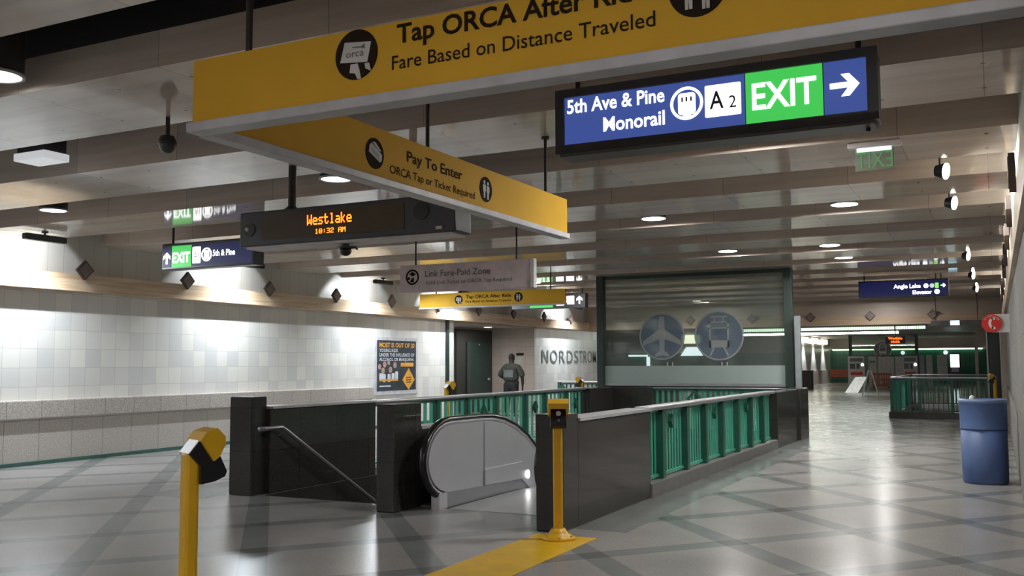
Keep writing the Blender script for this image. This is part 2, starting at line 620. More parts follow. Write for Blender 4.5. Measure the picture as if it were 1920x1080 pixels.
def words(text, fr, x0, x1, base, cap, d0, d1, bold, name, m, parent):
    """the same lettering with every word a part of its own"""
    mb = lettering(MB(), text, fr, x0, x1, base, cap, d0, d1, bold)
    n = len(mb.v)
    root = list(range(n))

    def find(a):
        while root[a] != a:
            root[a] = root[root[a]]
            a = root[a]
        return a
    for f in mb.f:
        for a in f[1:]:
            root[find(a)] = find(f[0])
    isl = {}
    for i, v in enumerate(mb.v):
        x = (v - fr.o).dot(fr.u)
        r = isl.setdefault(find(i), [x, x])
        r[0], r[1] = min(r[0], x), max(r[1], x)
    spans = sorted(isl.values())
    gaps, e = [], spans[0][1]
    for a, b in spans[1:]:
        gaps.append((a - e, (a + e) / 2))
        e = max(e, b)
    cuts = sorted(c_ for _, c_ in sorted(gaps, reverse=True)[:text.count(' ')])
    group = {}
    for f in mb.f:
        r = isl[find(f[0])]
        k = sum(1 for c_ in cuts if (r[0] + r[1]) / 2 > c_)
        group.setdefault(k, []).append(f)
    out = []
    for k in sorted(group):
        ids = sorted({i for f in group[k] for i in f})
        mp = {i: j for j, i in enumerate(ids)}
        p = MB().add([mb.v[i] for i in ids], [[mp[i] for i in f] for f in group[k]])
        out.append(p.build(name, m, parent))
    return out


def hanger(parent, x, y, z0, z1, r=0.018, name='hanger_rod', flange=True):
    mb = MB().cyl((x, y, z0), (x, y, z1), r, n=10)
    if flange:
        mb.cyl((x, y, z1 - 0.02), (x, y, z1), r * 2.4, n=14)
    return mb.build(name, 'rod', parent)


ORD = ['first', 'second', 'third', 'fourth', 'fifth', 'sixth', 'seventh', 'eighth', 'ninth', 'tenth', 'eleventh', 'twelfth', 'thirteenth', 'fourteenth']
ZB = 3.60          # underside of the ceiling beams
ZC = 4.35          # black void above them
XL, XR = -13.7, 0.25
PIT = (-7.9, -3.85, 9.07, 20.85)
PIT2 = (-2.55, -0.30, 29.15, 35.5)

# ------------------------------------------------------------------ setting
fl = MB()
xs = sorted([-30, XL - 1.7, PIT[0], PIT[1], PIT2[0], PIT2[1], 0.45])
ys = sorted([-16, PIT[2], PIT[3], PIT2[2], PIT2[3], 81])
for i in range(len(xs) - 1):
    for j in range(len(ys) - 1):
        cx, cy = (xs[i] + xs[i + 1]) / 2, (ys[j] + ys[j + 1]) / 2
        if any(h[0] < cx < h[1] and h[2] < cy < h[3] for h in (PIT, PIT2)):
            continue
        fl.box((xs[i], ys[j], -0.18), (xs[i + 1], ys[j + 1], 0))
struct('floor', fl, 'floor')

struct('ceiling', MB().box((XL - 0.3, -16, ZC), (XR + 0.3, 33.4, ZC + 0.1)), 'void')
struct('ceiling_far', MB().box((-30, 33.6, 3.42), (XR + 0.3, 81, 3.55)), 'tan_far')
for k in range(-8, 14):
    y0 = 2.42 + 2.28 * k + (0.19 if k == 0 else 0)
    bm_ = MB().box((XL - 0.1, y0, ZB), (XR + 0.1, y0 + 1.2, ZB + (0.26 if k == 1 else 0.40)))
    struct('ceiling_beam', bm_, 'beam')

# left wall: granite band, lip, tile field, tan ledge, frieze; alcove between 23.6 and 28.95
AL0, AL1, AX = 23.6, 28.95, -15.35
seg = ((-16, AL0), (AL1 + 0.15, 34.6))
w = MB()
for a, b in seg:
    w.box((XL - 0.25, a, 0), (XL, b, 2.80))
struct('wall_left', w, 'tile')
struct('wall_left_frieze', MB().box((XL - 0.25, -16, 2.80), (XL, 34.6, ZC)), 'frieze')
struct('trim_1', MB().box((XL, -16, 2.78), (XL + 0.24, 34.6, 3.06)), 'ledge')
struct('trim_2', MB().box((XL, -16, 0.0), (XL + 0.10, 19.5, 0.72)), 'granite')
struct('trim_3', MB().bbox((XL, -16, 0.72), (XL + 0.15, 19.5, 1.02), 0.02), 'granite_lip')
struct('baseboard_left', MB().box((XL, -16, 0), (XL + 0.13, AL0, 0.06)), 'green_base')
alc = MB()
alc.box((AX - 0.2, AL0 - 0.2, 0), (AX, AL1 + 0.15, 2.9))
alc.box((AX, AL0 - 0.2, 0), (XL - 0.26, AL0, 2.9))
struct('wall_alcove_back', alc, 'tile')
struct('wall_alcove_right', MB().box((AX, AL1, 0), (XL, AL1 + 0.15, 2.74)), 'tile_x')
struct('ceiling_alcove', MB().box((AX, AL0, 2.74), (XL - 0.02, AL1, 2.80)), 'tan')
struct('trim_4', MB().box((XL - 0.02, AL0 - 0.45, 0), (XL + 0.06, AL0 - 0.33, 2.80)), 'green_col')

# right wall
struct('wall_right', MB().box((XR, -16, 0), (XR + 0.25, 81, 2.72)), 'rwall')
struct('wall_right_frieze', MB().box((XR, -16, 2.72), (XR + 0.25, 33.4, ZC)), 'frieze')
struct('trim_5', MB().box((XR - 0.05, -16, 2.68), (XR, 33.4, 3.04)), 'ledge')
struct('trim_6', MB().box((XR - 0.04, -16, 0), (XR, 27.5, 0.95)), 'rwall')
struct('wall_right_pilaster', MB().box((XR - 0.14, 27.5, 0), (XR, 28.5, 2.68)), 'tan')
struct('wall_back', MB().box((XL - 0.25, -16.2, 0), (XR + 0.25, -16, ZC)), 'tile_x')

# lintel across the far end of the hall, lower concourse beyond it
LY = 33.4
struct('wall_lintel', MB().box((XL - 0.25, LY, 2.80), (XR + 0.25, LY + 0.3, ZC)), 'tan')
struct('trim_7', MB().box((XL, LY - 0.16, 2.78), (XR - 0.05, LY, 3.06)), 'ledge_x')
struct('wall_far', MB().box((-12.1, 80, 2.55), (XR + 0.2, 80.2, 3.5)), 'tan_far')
struct('wall_far_lower', MB().box((-12.1, 80, 0), (XR + 0.2, 80.25, 2.55)), 'green_wall')
struct('wall_far_left', MB().box((-12.1, 62.2, 0), (-11.8, 80, 3.45)), 'tile')
struct('baseboard_far', MB().box((-11.8, 62.2, 0), (-11.7, 80, 1.0)), 'granite')
struct('wall_store', MB().box((-30, 62, 2.2), (-11.8, 62.2, 3.45)), 'tan')
struct('wall_store_lower', MB().box((-30, 61.95, 0), (-11.8, 62.2, 2.2)), 'green_wall')
struct('wall_store_end', MB().box((-30.2, 33.4, 0), (-30, 62.2, 3.45)), 'tan')
struct('wall_left_return', MB().box((-30, 34.45, 0), (XL - 0.25, 34.6, 3.45)), 'tan')
pier = MB().box((-0.72, 44, 2.25), (XR, 44.4, 3.42)).box((-0.78, 44, 0), (-0.66, 44.4, 2.25))
struct('wall_right_pier', pier, 'tan')

# stairwell shell
px0, px1, py0, py1 = PIT
pit = MB()
pit.box((px0 - 0.2, py0, -5), (px0 + 0.012, py1, -0.002)).box((px1 - 0.012, py0, -5), (px1 + 0.2, py1, -0.002))
pit.box((px0 - 0.2, py1 - 0.012, -5), (px1 + 0.2, py1 + 0.2, -0.002)).box((px0 - 0.2, py0 - 0.2, -5), (px1 + 0.2, py0, -0.181))
pit.box((px0 - 0.2, py0 - 0.2, -5.2), (px1 + 0.2, py1 + 0.2, -5))
struct('wall_stairwell', pit, 'black_granite')
px0, px1, py0, py1 = PIT2
pit = MB()
pit.box((px0 - 0.2, py0, -3), (px0, py1, -0.18)).box((px1, py0, -3), (px1 + 0.2, py1, -0.18))
pit.box((px0 - 0.2, py1, -3), (px1 + 0.2, py1 + 0.2, -0.18)).box((px0 - 0.2, py0 - 0.2, -3), (px1 + 0.2, py0, -0.18))
pit.box((px0 - 0.2, py0 - 0.2, -3.2), (px1 + 0.2, py1 + 0.2, -3))
struct('wall_far_stairwell', pit, 'black_granite')

# granite parapets
par = MB()
par.bbox((-8.32, 8.95, 0), (-7.98, 9.22, 1.17), 0.012)
par.bbox((-8.25, 9.2, 0), (-7.9, 11.42, 1.02), 0.012)
struct('wall_stair_left', par, 'black_granite')
struct('trim_8', MB().box((-8.27, 9.22, 1.02), (-7.88, 11.42, 1.05)), 'cap')
par = MB()
par.bbox((-5.92, 8.57, 0), (-5.70, 9.12, 1.13), 0.012)
par.poly(FYZ(-5.90), [(9.1, 0), (9.1, 0.84), (10.6, 0.84), (12.4, -0.2), (12.4, -1.2), (10.2, -0.2)], 0.0, 0.2)
struct('wall_stair_center', par, 'black_granite')
struct('trim_9', MB().poly(FYZ(-5.91), [(9.12, 0.84), (9.12, 0.87), (10.6, 0.87), (12.4, -0.17), (12.4, -0.2), (10.6, 0.84)], 0.0, 0.22), 'cap')
par = MB()
par.bbox((-3.90, 8.25, 0), (-3.62, 8.63, 1.08), 0.012)
par.bbox((-3.88, 8.6, 0), (-3.62, 10.78, 1.0), 0.012)
struct('wall_escalator_right', par, 'black_granite')
struct('trim_10', MB().box((-3.90, 8.63, 1.0), (-3.60, 10.80, 1.03)), 'cap')
par = MB().bbox((-3.88, 17.95, 0), (-3.60, 20.0, 1.02), 0.012).bbox((-4.0, 19.98, 0), (-3.55, 20.9, 1.03), 0.012)
struct('wall_escalator_end', par, 'black_granite')
par = MB().bbox((-8.3, 19.5, 0), (-7.9, 21.0, 1.02), 0.012)
struct('wall_stair_end', par, 'black_granite')
par = MB().bbox((-8.3, 20.86, -1.2), (-6.95, 21.1, 1.02), 0.012).box((-6.95, 20.86, -0.5), (-4.0, 21.1, 0.12))
struct('wall_stairwell_head', par, 'black_granite_x')
struct('trim_11', MB().box((-3.90, 10.78, 0), (-3.60, 17.95, 0.16)).box((-8.25, 11.42, 0), (-7.9, 19.5, 0.10)), 'curb')

# stairs going down beside the escalator
st = MB()
for k in range(22):
    st.box((-7.9, 9.07 + 0.30 * k, -5), (-5.9, 9.07 + 0.30 * (k + 1), -0.17 * (k + 1)))
struct('stairs', st, 'tread')
hr = thing('stair_handrail', 'dark steel handrail sloping down the left granite wall of the stairs', 'handrail', (-7.78, 9.2, 0.79))
MB().tube([(-7.78, 8.86, 0.80), (-7.78, 9.26, 0.80), (-7.78, 9.33, 0.765), (-7.78, 12.5, -1.07)], 0.026, 12).build('rail', 'steel_dk', hr)
for yb, zb in ((9.35, 0.75), (10.3, 0.20), (11.6, -0.55)):
    MB().cyl((-7.9, yb, zb - 0.06), (-7.78, yb, zb - 0.02), 0.012, n=8).build('bracket', 'steel_dk', hr)


# ------------------------------------------------------------------ railings
def slat_panel(mb, fr, a, b, z0, z1, pitch=0.125, wdt=0.054, dep=0.012):
    n = max(1, round((b - a) / pitch))
    for k in range(n):
        c = a + (k + 0.5) * (b - a) / n
        mb.rect(fr, c - wdt / 2, z0, c + wdt / 2, z1, -dep / 2, dep / 2)
    mb.rect(fr, a, z0, b, z0 + 0.035, -0.022, 0.022)
    mb.rect(fr, a, z1 - 0.035, b, z1, -0.022, 0.022)
    return mb


def emblem(mb, fr, c, z, r=0.07):
    mb.poly(fr, [(c - r, z), (c, z - r * 1.4), (c + r, z), (c, z + r * 1.4)], -0.026, 0.026)
    return mb


rr = thing('stairwell_railing', 'green slatted railing along the right side of the escalator opening, seen from outside', 'railing', (-3.74, 10.8, 0))
fr = FYZ(-3.74)
pp = [10.80, 11.42, 12.46, 13.38, 14.32, 15.27, 16.2, 17.1, 17.93]
for i in range(len(pp) - 1):
    slat_panel(MB(), fr, pp[i] + 0.05, pp[i + 1] - 0.05, 0.18, 0.99).build('slat_panel', 'green', rr)
for i, y in enumerate(pp[1:-1]):
    mb = MB().box((-3.79, y - 0.05, 0.16), (-3.66, y + 0.05, 1.0))
    mb.build('post', 'green_dk', rr)
for y in (11.8, 13.9, 15.9):
    emblem(MB(), Fr((-3.69, 0, 0), (0, 1, 0), (0, 0, 1)), y, 0.83, 0.06).build('diamond_emblem', 'green_dk', rr)
MB().bbox((-3.83, 10.80, 0.99), (-3.63, 17.95, 1.045), 0.02).build('top_rail', 'steel_dk', rr)

lr = thing('stairwell_railing', 'green slatted railing left of the stairs, in front of the poster wall', 'railing', (-8.08, 11.45, 0))
fr = FYZ(-8.08)
pp = [11.45, 12.35, 13.35, 14.35, 15.4, 16.6, 17.5, 18.55, 19.48]
for i in range(len(pp) - 1):
    slat_panel(MB(), fr, pp[i] + 0.05, pp[i + 1] - 0.05, 0.12, 0.98, 0.19, 0.085).build('slat_panel', 'green', lr)
for y in pp[1:-1]:
    MB().box((-8.14, y - 0.045, 0.10), (-8.02, y + 0.045, 0.98)).build('post', 'green_dk', lr)
for y in (14.9, 17.0, 19.0):
    emblem(MB(), Fr((-8.03, 0, 0), (0, 1, 0), (0, 0, 1)), y, 0.72, 0.08).build('diamond_emblem', 'green_dk', lr)
MB().bbox((-8.17, 11.42, 0.98), (-7.99, 19.5, 1.04), 0.02).build('top_rail', 'steel_dk', lr)

er = thing('stairwell_railing', 'short grey-green railing under the glass screen at the far end of the escalator opening', 'railing', (-5.5, 20.97, 0.12))
fr = FXZ(20.97)
for a, b in ((-6.93, -6.0), (-5.94, -5.0), (-4.94, -4.04)):
    slat_panel(MB(), fr, a, b, 0.14, 0.98).build('slat_panel', 'green', er)
for x in (-5.97, -4.97):
    MB().box((x - 0.03, 20.92, 0.12), (x + 0.03, 21.02, 0.98)).build('post', 'green_dk', er)
mb = MB()
f2 = FXZ(20.93)
for q in ((0.17, 0.12),):
    mb.poly(f2, [(-6.0 - 0.17, 0.78), (-6.0, 0.60), (-6.0 + 0.17, 0.78), (-6.0 + 0.11, 0.78), (-6.0, 0.665), (-6.0 - 0.11, 0.78)], 0, 0.03)
    mb.poly(f2, [(-6.0 - 0.17, 0.78), (-6.0 - 0.11, 0.78), (-6.0, 0.895), (-6.0 + 0.11, 0.78), (-6.0 + 0.17, 0.78), (-6.0, 0.96)], 0, 0.03)
mb.build('diamond_emblem', 'green_dk', er)
MB().bbox((-6.95, 20.88, 0.98), (-4.0, 21.06, 1.02), 0.015).build('top_rail', 'steel_dk', er)

nr = thing('stairwell_railing', 'pale far railing in front of the wall with grey store lettering', 'railing', (-10.1, 23.8, 0))
fr = FXZ(23.8)
slat_panel(MB(), fr, -10.5, -9.4, 0.05, 1.04, 0.12, 0.04).build('slat_panel', 'green_dk', nr)
for x in (-10.52, -9.38):
    MB().box((x - 0.04, 23.75, 0), (x + 0.04, 23.85, 1.06)).build('post', 'green_dk', nr)
emblem(MB(), FXZ(23.76), -10.42, 0.92, 0.08).build('diamond_emblem', 'green_dk', nr)
MB().bbox((-10.58, 23.74, 1.06), (-9.32, 23.86, 1.10), 0.015).build('top_rail', 'steel', nr)

# railing round the far opening on the right
fr_ = thing('stairwell_railing', 'dark green railing with bright top rail around the far stair opening behind the blue bin', 'railing', (-1.45, 29.0, 0))
MB().bbox((-2.74, 28.9, 0), (-0.62, 29.14, 0.18), 0.01).build('curb', 'black_granite_x', fr_)
MB().bbox((-2.72, 29.14, 0), (-2.56, 35.5, 0.14), 0.01).build('curb', 'cap', fr_)
MB().bbox((-2.72, 35.52, 0), (-0.3, 35.7, 0.14), 0.01).build('curb', 'cap', fr_)
fr = FXZ(29.03)
for a, b in ((-2.62, -1.98), (-1.90, -1.15), (-1.07, -0.3)):
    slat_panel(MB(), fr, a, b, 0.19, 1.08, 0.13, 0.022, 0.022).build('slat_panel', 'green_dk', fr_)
for x in (-2.66, -1.94, -1.11, -0.27):
    MB().box((x - 0.04, 28.99, 0.0 if x > -0.5 else 0.18), (x + 0.04, 29.07, 1.10)).build('post', 'green_dk', fr_)
fs = FYZ(-2.64)
for a, b in ((29.1, 31.2), (31.3, 33.4), (33.5, 35.6)):
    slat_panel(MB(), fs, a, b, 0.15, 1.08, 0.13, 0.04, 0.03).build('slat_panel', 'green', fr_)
for y in (31.25, 33.45, 35.62):
    MB().box((-2.68, y - 0.04, 0.14), (-2.60, y + 0.04, 1.10)).build('post', 'green_dk', fr_)
slat_panel(MB(), FXZ(35.62), -2.6, -0.3, 0.15, 1.08, 0.13, 0.03, 0.03).build('slat_panel', 'green_dk', fr_)
emblem(MB(), FXZ(28.98), -1.94, 0.9, 0.07).build('diamond_emblem', 'green_dk', fr_)
MB().bbox((-2.70, 28.98, 1.10), (-0.24, 29.08, 1.15), 0.02).build('top_rail', 'steel', fr_)
MB().bbox((-2.69, 29.08, 1.10), (-2.59, 35.66, 1.15), 0.02).build('top_rail', 'steel_dk', fr_)
MB().bbox((-2.59, 35.57, 1.10), (-0.27, 35.67, 1.15), 0.02).build('top_rail', 'steel_dk', fr_)

# ------------------------------------------------------------------ escalator
es = thing('escalator', 'escalator going down, with a silver rounded balustrade and black handrail', 'escalator', (-4.9, 9.1, 0))


def balustrade(x, side):
    """side = +1 when the steel face looks to +X"""
    ang = math.radians(33)
    top = [(9.22, 0.885), (9.9, 0.885), (10.2, 0.875), (10.5, 0.835), (10.8, 0.745), (11.1, 0.615)]
    for k in range(1, 14):
        top.append((11.1 + 0.5 * k, 0.615 - 0.5 * k * math.tan(ang)))
    new = []
    for k in range(1, 12):
        a = math.radians(90 + k * 180 / 12)
        new.append((9.22 + 0.46 * math.cos(a), 0.525 + 0.36 * math.sin(a)))
    bot = [(9.22, 0.165), (10.95, 0.12), (11.3, -0.10)]
    for k in range(1, 14):
        bot.append((11.3 + 0.5 * k, -0.10 - 0.5 * k * math.tan(ang)))
    outline = bot + top[::-1] + new
    # order: bottom left to right, then back along the top, then round the newel
    f = Fr((x, 0, 0), (0, 1, 0), (0, 0, 1))
    p = MB().poly(f, outline, -0.035, 0.035).build('balustrade_panel', 'steel', es)
    # panel seam, kick band and skirt deck
    mb = MB().poly(f, [(9.98, 0.14), (9.995, 0.14), (9.995, 0.88), (9.98, 0.88)], side * 0.035, side * 0.040)
    mb.build('panel_seam', 'steel_dk', p)
    mb = MB().poly(f, [(9.98, 0.15), (10.95, 0.12), (11.5, -0.24), (11.5, 0.02), (10.97, 0.33), (9.98, 0.33)], side * 0.035, side * 0.055)
    mb.build('kick_band', 'steel', p)
    # handrail: rubber belt round the outside
    path = []
    for k in range(0, 13):
        a = math.radians(268 - k * 178 / 12)
        path.append((9.22 + 0.53 * math.cos(a), 0.525 + 0.42 * math.sin(a)))
    path += [(9.9, 0.945), (10.22, 0.935), (10.53, 0.89), (10.84, 0.80), (11.14, 0.67)]
    for k in range(1, 14):
        path.append((11.14 + 0.5 * k, 0.67 - 0.5 * k * math.tan(ang)))
    MB().tube([(x, a, b) for a, b in path], 0.045, 12, 0.75).build('handrail', 'rubber', es)
    path2 = [(9.22 + (a - 9.22) * 0.94, 0.525 + (b - 0.525) * 0.93) if a < 9.3 else (a, b - 0.033) for a, b in path]
    MB().tube([(x, a, b) for a, b in path2], 0.036, 8, 0.6).build('handrail_guide', 'steel', es)
    sk = [(9.12, 0.0), (9.12, 0.17), (10.95, 0.12), (11.3, -0.10), (17.8, -0.10 - 6.5 * math.tan(ang)), (17.8, -0.6 - 6.5 * math.tan(ang)), (11.2, -0.45), (10.9, -0.03)]
    MB().poly(f, sk, -side * 0.12, side * 0.05).build('skirt', 'steel_dk', es)


balustrade(-5.42, 1)
balustrade(-4.08, -1)
MB().box((-5.47, 8.95, 0.0), (-5.37, 9.12, 0.17)).build('newel_bracket', 'steel', es)
MB().bbox((-5.34, 9.08, -0.17), (-4.16, 10.95, 0.004), 0.004).build('landing_plate', 'comb', es)
MB().box((-5.68, 9.08, -0.17), (-5.56, 11.2, 0.02)).box((-3.94, 9.08, -0.17), (-3.86, 11.2, 0.02)).build('outer_deck', 'steel_dk', es)
mb = MB()
for k in range(14):
    dz = 0 if k < 2 else -0.2 * (k - 1)
    mb.box((-5.34, 10.95 + 0.4 * k, dz - 0.3), (-4.16, 10.95 + 0.4 * (k + 1), dz - 0.01))
mb.build('step_band', 'steel_dk', es)
mb = MB().sphere((-5.36, 11.12, 0.16), 0.035, (0.5, 1, 1.5), 12)
mb.build('skirt_lamp', emit('skirt_lamp_lens', (1, 1, 1), 10.0), es)

# ------------------------------------------------------------------ glass smoke screen
gs = thing('glass_screen', 'tall glass screen between dark green posts with airport and train roundels', 'glass screen', (-6.05, 21.3, 1.03))
GY = 21.25
for x0, x1, zb in ((-8.39, -8.22, 0.0), (-4.06, -3.88, 0.0)):
    MB().bbox((x0, GY - 0.1, 1.03 if x0 > -5 else 1.02), (x1, GY + 0.1, ZB - 0.004), 0.01).build('post', 'green_col', gs)
MB().box((-8.22, GY - 0.03, 3.52), (-4.06, GY + 0.03, ZB - 0.004)).build('header', 'green_col', gs)
MB().box((-8.22, GY - 0.03, 1.04), (-4.06, GY + 0.03, 1.10)).build('sill', 'steel_dk', gs)
MB().box((-8.22, GY - 0.008, 1.50), (-4.06, GY + 0.008, 3.52)).build('clear_pane', 'glass', gs)
MB().box((-8.22, GY - 0.012, 1.10), (-4.06, GY + 0.012, 1.50)).build('frosted_pane', 'frost', gs)
GF = FXZ(GY - 0.012)


def roundel(cx, cz, r, kind, parent, gf, fills=('film_blue', 'film_pale')):
    d = MB().disc(gf, cx, cz, r * 0.93, 0.0, 0.004, 40).build('roundel', fills[0], parent)
    MB().ring(gf, cx, cz, r * 0.93, r, 0.0, 0.006, 40).build('roundel_rim', fills[1], d)
    k = r / 0.5
    mb = MB()
    if kind == 'plane':
        pts = [(-0.055, 0.42), (0.055, 0.42), (0.07, 0.14), (0.42, -0.10), (0.42, -0.19), (0.06, -0.06), (0.05, -0.30), (0.15, -0.38), (0.15, -0.43), (0, -0.40),
               (-0.15, -0.43), (-0.15, -0.38), (-0.05, -0.30), (-0.06, -0.06), (-0.42, -0.19), (-0.42, -0.10), (-0.07, 0.14)]
        mb.poly(gf, [(cx + a * k, cz + b * k) for a, b in pts], 0.005, 0.009)
    else:
        def R(a, b, c, e):
            mb.rect(gf, cx + a * k, cz + b * k, cx + c * k, cz + e * k, 0.005, 0.009)
        R(-0.20, -0.24, -0.165, 0.28); R(0.165, -0.24, 0.20, 0.28); R(-0.20, 0.25, 0.20, 0.28)
        R(-0.20, 0.13, 0.20, 0.16); R(-0.20, -0.24, 0.20, -0.10); R(-0.17, 0.36, 0.17, 0.385); R(-0.10, 0.28, -0.075, 0.36); R(0.075, 0.28, 0.10, 0.36)
        mb.poly(gf, [(cx + a * k, cz + b * k) for a, b in [(-0.12, -0.24), (-0.08, -0.24), (-0.16, -0.40), (-0.20, -0.40)]], 0.005, 0.009)
        mb.poly(gf, [(cx + a * k, cz + b * k) for a, b in [(0.12, -0.24), (0.08, -0.24), (0.16, -0.40), (0.20, -0.40)]], 0.005, 0.009)
    mb.build('pictogram', fills[1], d)
    return d


roundel(-6.82, 2.17, 0.54, 'plane', gs, GF)
roundel(-5.50, 2.17, 0.56, 'train', gs, GF)
mb = MB()
for x in (-6.70, -6.58, -5.45, -5.33):
    mb.box((x - 0.01, GY - 0.02, 1.50), (x + 0.01, GY + 0.02, 1.58))
mb.build('glass_clip', 'steel', gs)
cn = thing('stainless_column', 'slim pale steel column on the right edge of the glass screen', 'column', (-3.76, 21.05, 0))
MB().bbox((-3.82, 21.0, 0), (-3.70, 21.12, 2.55), 0.01).build('shaft', paint('grey_column_paint', (0.22, 0.245, 0.26), 0.4), cn)
MB().bbox((-3.84, 20.98, 0), (-3.68, 21.14, 0.04), 0.008).build('base_plate', 'steel_dk', cn)


# ------------------------------------------------------------------ pictograms used on the fare signs
def picto_card(parent, fr, cx, cz, r, ground='sign_ink', figure='sign_white', ticket=False):
    d = MB().disc(fr, cx, cz, r, 0.0, 0.004, 36).build('card_pictogram', ground, parent)
    k = r / 0.12

    def P(pts):
        return [(cx + a * k, cz + b * k) for a, b in pts]
    if ticket:
        mb = MB().poly(fr, P([(-0.075, 0.055), (-0.05, 0.075), (0.09, 0.005), (0.085, -0.05), (0.06, -0.06), (-0.085, 0.0)]), 0.0045, 0.007)
        mb.poly(fr, P([(-0.04, 0.085), (0.0, 0.09), (0.085, 0.03), (0.05, 0.03)]), 0.0045, 0.0065)
        mb.build('figure', figure, d)
        mb = MB().poly(fr, P([(-0.045, 0.02), (0.06, -0.03), (0.06, -0.04), (-0.045, 0.01)]), 0.007, 0.008)
        mb.poly(fr, P([(-0.04, 0.04), (0.055, -0.005), (0.055, -0.015), (-0.04, 0.03)]), 0.007, 0.008)
        mb.build('print', 'letter_grey', d)
    else:
        mb = MB().poly(fr, P([(-0.065, 0.065), (0.085, 0.05), (0.065, -0.045), (-0.09, -0.03)]), 0.0045, 0.007)
        mb.poly(fr, P([(-0.03, -0.045), (0.01, -0.045), (0.02, -0.075), (0.03, -0.12), (0.01, -0.12), (-0.005, -0.09), (-0.035, -0.085)]), 0.0045, 0.007)
        mb.poly(fr, P([(0.05, -0.05), (0.075, -0.05), (0.085, -0.09), (0.055, -0.075)]), 0.0045, 0.007)
        mb.build('figure', figure, d)
        mb = lettering(MB(), 'orca', fr, cx - 0.055 * k, cx + 0.045 * k, cz - 0.012 * k, 0.036 * k, 0.007, 0.0085)
        mb.poly(fr, P([(-0.02, 0.038), (0.03, 0.034), (0.05, 0.044), (0.05, 0.02), (0.03, 0.028), (-0.02, 0.034)]), 0.007, 0.0085)
        mb.build('print', 'letter_grey', d)
    return d


def picto_people(parent, fr, cx, cz, r, ground='sign_ink', figure='sign_white'):
    d = MB().disc(fr, cx, cz, r, 0.0, 0.004, 36).build('people_pictogram', ground, parent)
    k = r / 0.12
    mb = MB()
    for s, h in ((-0.036, 0.0), (0.034, -0.008)):
        x = cx + s * k
        z = cz + h * k
        mb.disc(fr, x, z + 0.065 * k, 0.018 * k, 0.0045, 0.007, 14)
        mb.poly(fr, [(x + a * k, z + b * k) for a, b in [(-0.026, 0.042), (0.026, 0.042), (0.028, -0.02), (0.016, -0.02), (0.015, -0.085), (0.002, -0.085), (0.0, -0.03), (-0.002, -0.085), (-0.015, -0.085), (-0.016, -0.02), (-0.028, -0.02)]], 0.0045, 0.007)
    mb.build('figure', figure, d)
    return d


# ------------------------------------------------------------------ overhead yellow fare signs
tap = thing('fare_sign', 'long yellow overhead fare sign nearest the camera, lettered Tap ORCA After Ride', 'sign', (-1.7, 3.54, 2.72))
MB().box((-3.57, 3.535, 2.765), (0.16, 3.60, 3.085)).build('panel', 'yellow_sign', tap)
MB().bbox((-3.59, 3.51, 2.715), (0.16, 3.62, 2.765), 0.006).build('bottom_trim', 'sign_trim', tap)
F = FXZ(3.535)
words('Tap ORCA After Ride', F, -2.345, -1.17, 2.985, 0.088, 0, 0.003, 0.022, 'headline_lettering', 'sign_ink', tap)
words('Fare Based on Distance Traveled', F, -2.37, -1.14, 2.867, 0.064, 0, 0.003, 0.004, 'subtitle_lettering', 'sign_ink', tap)
picto_card(tap, F, -2.565, 2.967, 0.117)
picto_people(tap, F, -0.97, 2.99, 0.115)
hanger(tap, -3.24, 3.57, 3.085, ZB, 0.017)
hanger(tap, -0.4, 3.57, 3.085, ZB, 0.017)

pay = thing('fare_sign', 'yellow overhead fare sign running away from the camera, lettered Pay To Enter', 'sign', (-3.56, 5.9, 2.72))
MB().box((-3.60, 3.63, 2.765), (-3.535, 8.20, 3.085)).build('panel', 'yellow_sign', pay)
MB().bbox((-3.62, 3.63, 2.715), (-3.515, 8.22, 2.765), 0.006).build('bottom_trim', 'sign_trim', pay)
F = Fr((-3.535, 0, 0), (0, 1, 0), (0, 0, 1))
words('Pay To Enter', F, 5.455, 6.215, 2.93, 0.075, 0, 0.003, 0.012, 'headline_lettering', 'sign_ink', pay)
words('ORCA Tap or Ticket Required', F, 5.25, 6.41, 2.815, 0.056, 0, 0.003, 0.0, 'subtitle_lettering', 'sign_ink', pay)
picto_card(pay, F, 5.075, 2.91, 0.10, ticket=True)
picto_people(pay, F, 6.59, 2.92, 0.10)
hanger(pay, -3.57, 5.78, 3.085, ZB, 0.015)
hanger(pay, -3.57, 7.80, 3.085, ZB, 0.015)

y2 = thing('fare_sign', 'small far yellow fare sign below the pinkish Link Fare-Paid Zone sign', 'sign', (-9.4, 17.65, 2.75))
MB().box((-11.09, 17.65, 2.77), (-7.67, 17.72, 3.06)).build('panel', 'yellow_sign', y2)
MB().box((-11.10, 17.63, 2.74), (-7.66, 17.74, 2.77)).build('bottom_trim', 'sign_trim', y2)
F = FXZ(17.65)
words('Tap ORCA After Ride', F, -9.94, -8.88, 2.935, 0.07, 0, 0.004, 0.012, 'headline_lettering', 'sign_ink', y2)
words('Fare Based on Distance Traveled', F, -9.95, -8.88, 2.845, 0.05, 0, 0.004, 0.0, 'subtitle_lettering', 'sign_ink', y2)
picto_card(y2, F, -10.12, 2.915, 0.095)
picto_people(y2, F, -8.71, 2.925, 0.095)
ET = 2.75 + (ZC - 2.93) / 1.15
hanger(y2, -8.0, 17.69, 3.06, ET, 0.013)
hanger(y2, -10.7, 17.69, 3.06, ET, 0.013)
y2.location, y2.scale = (-10.81, 20.3, 2.93), (1.15, 1.15, 1.15)

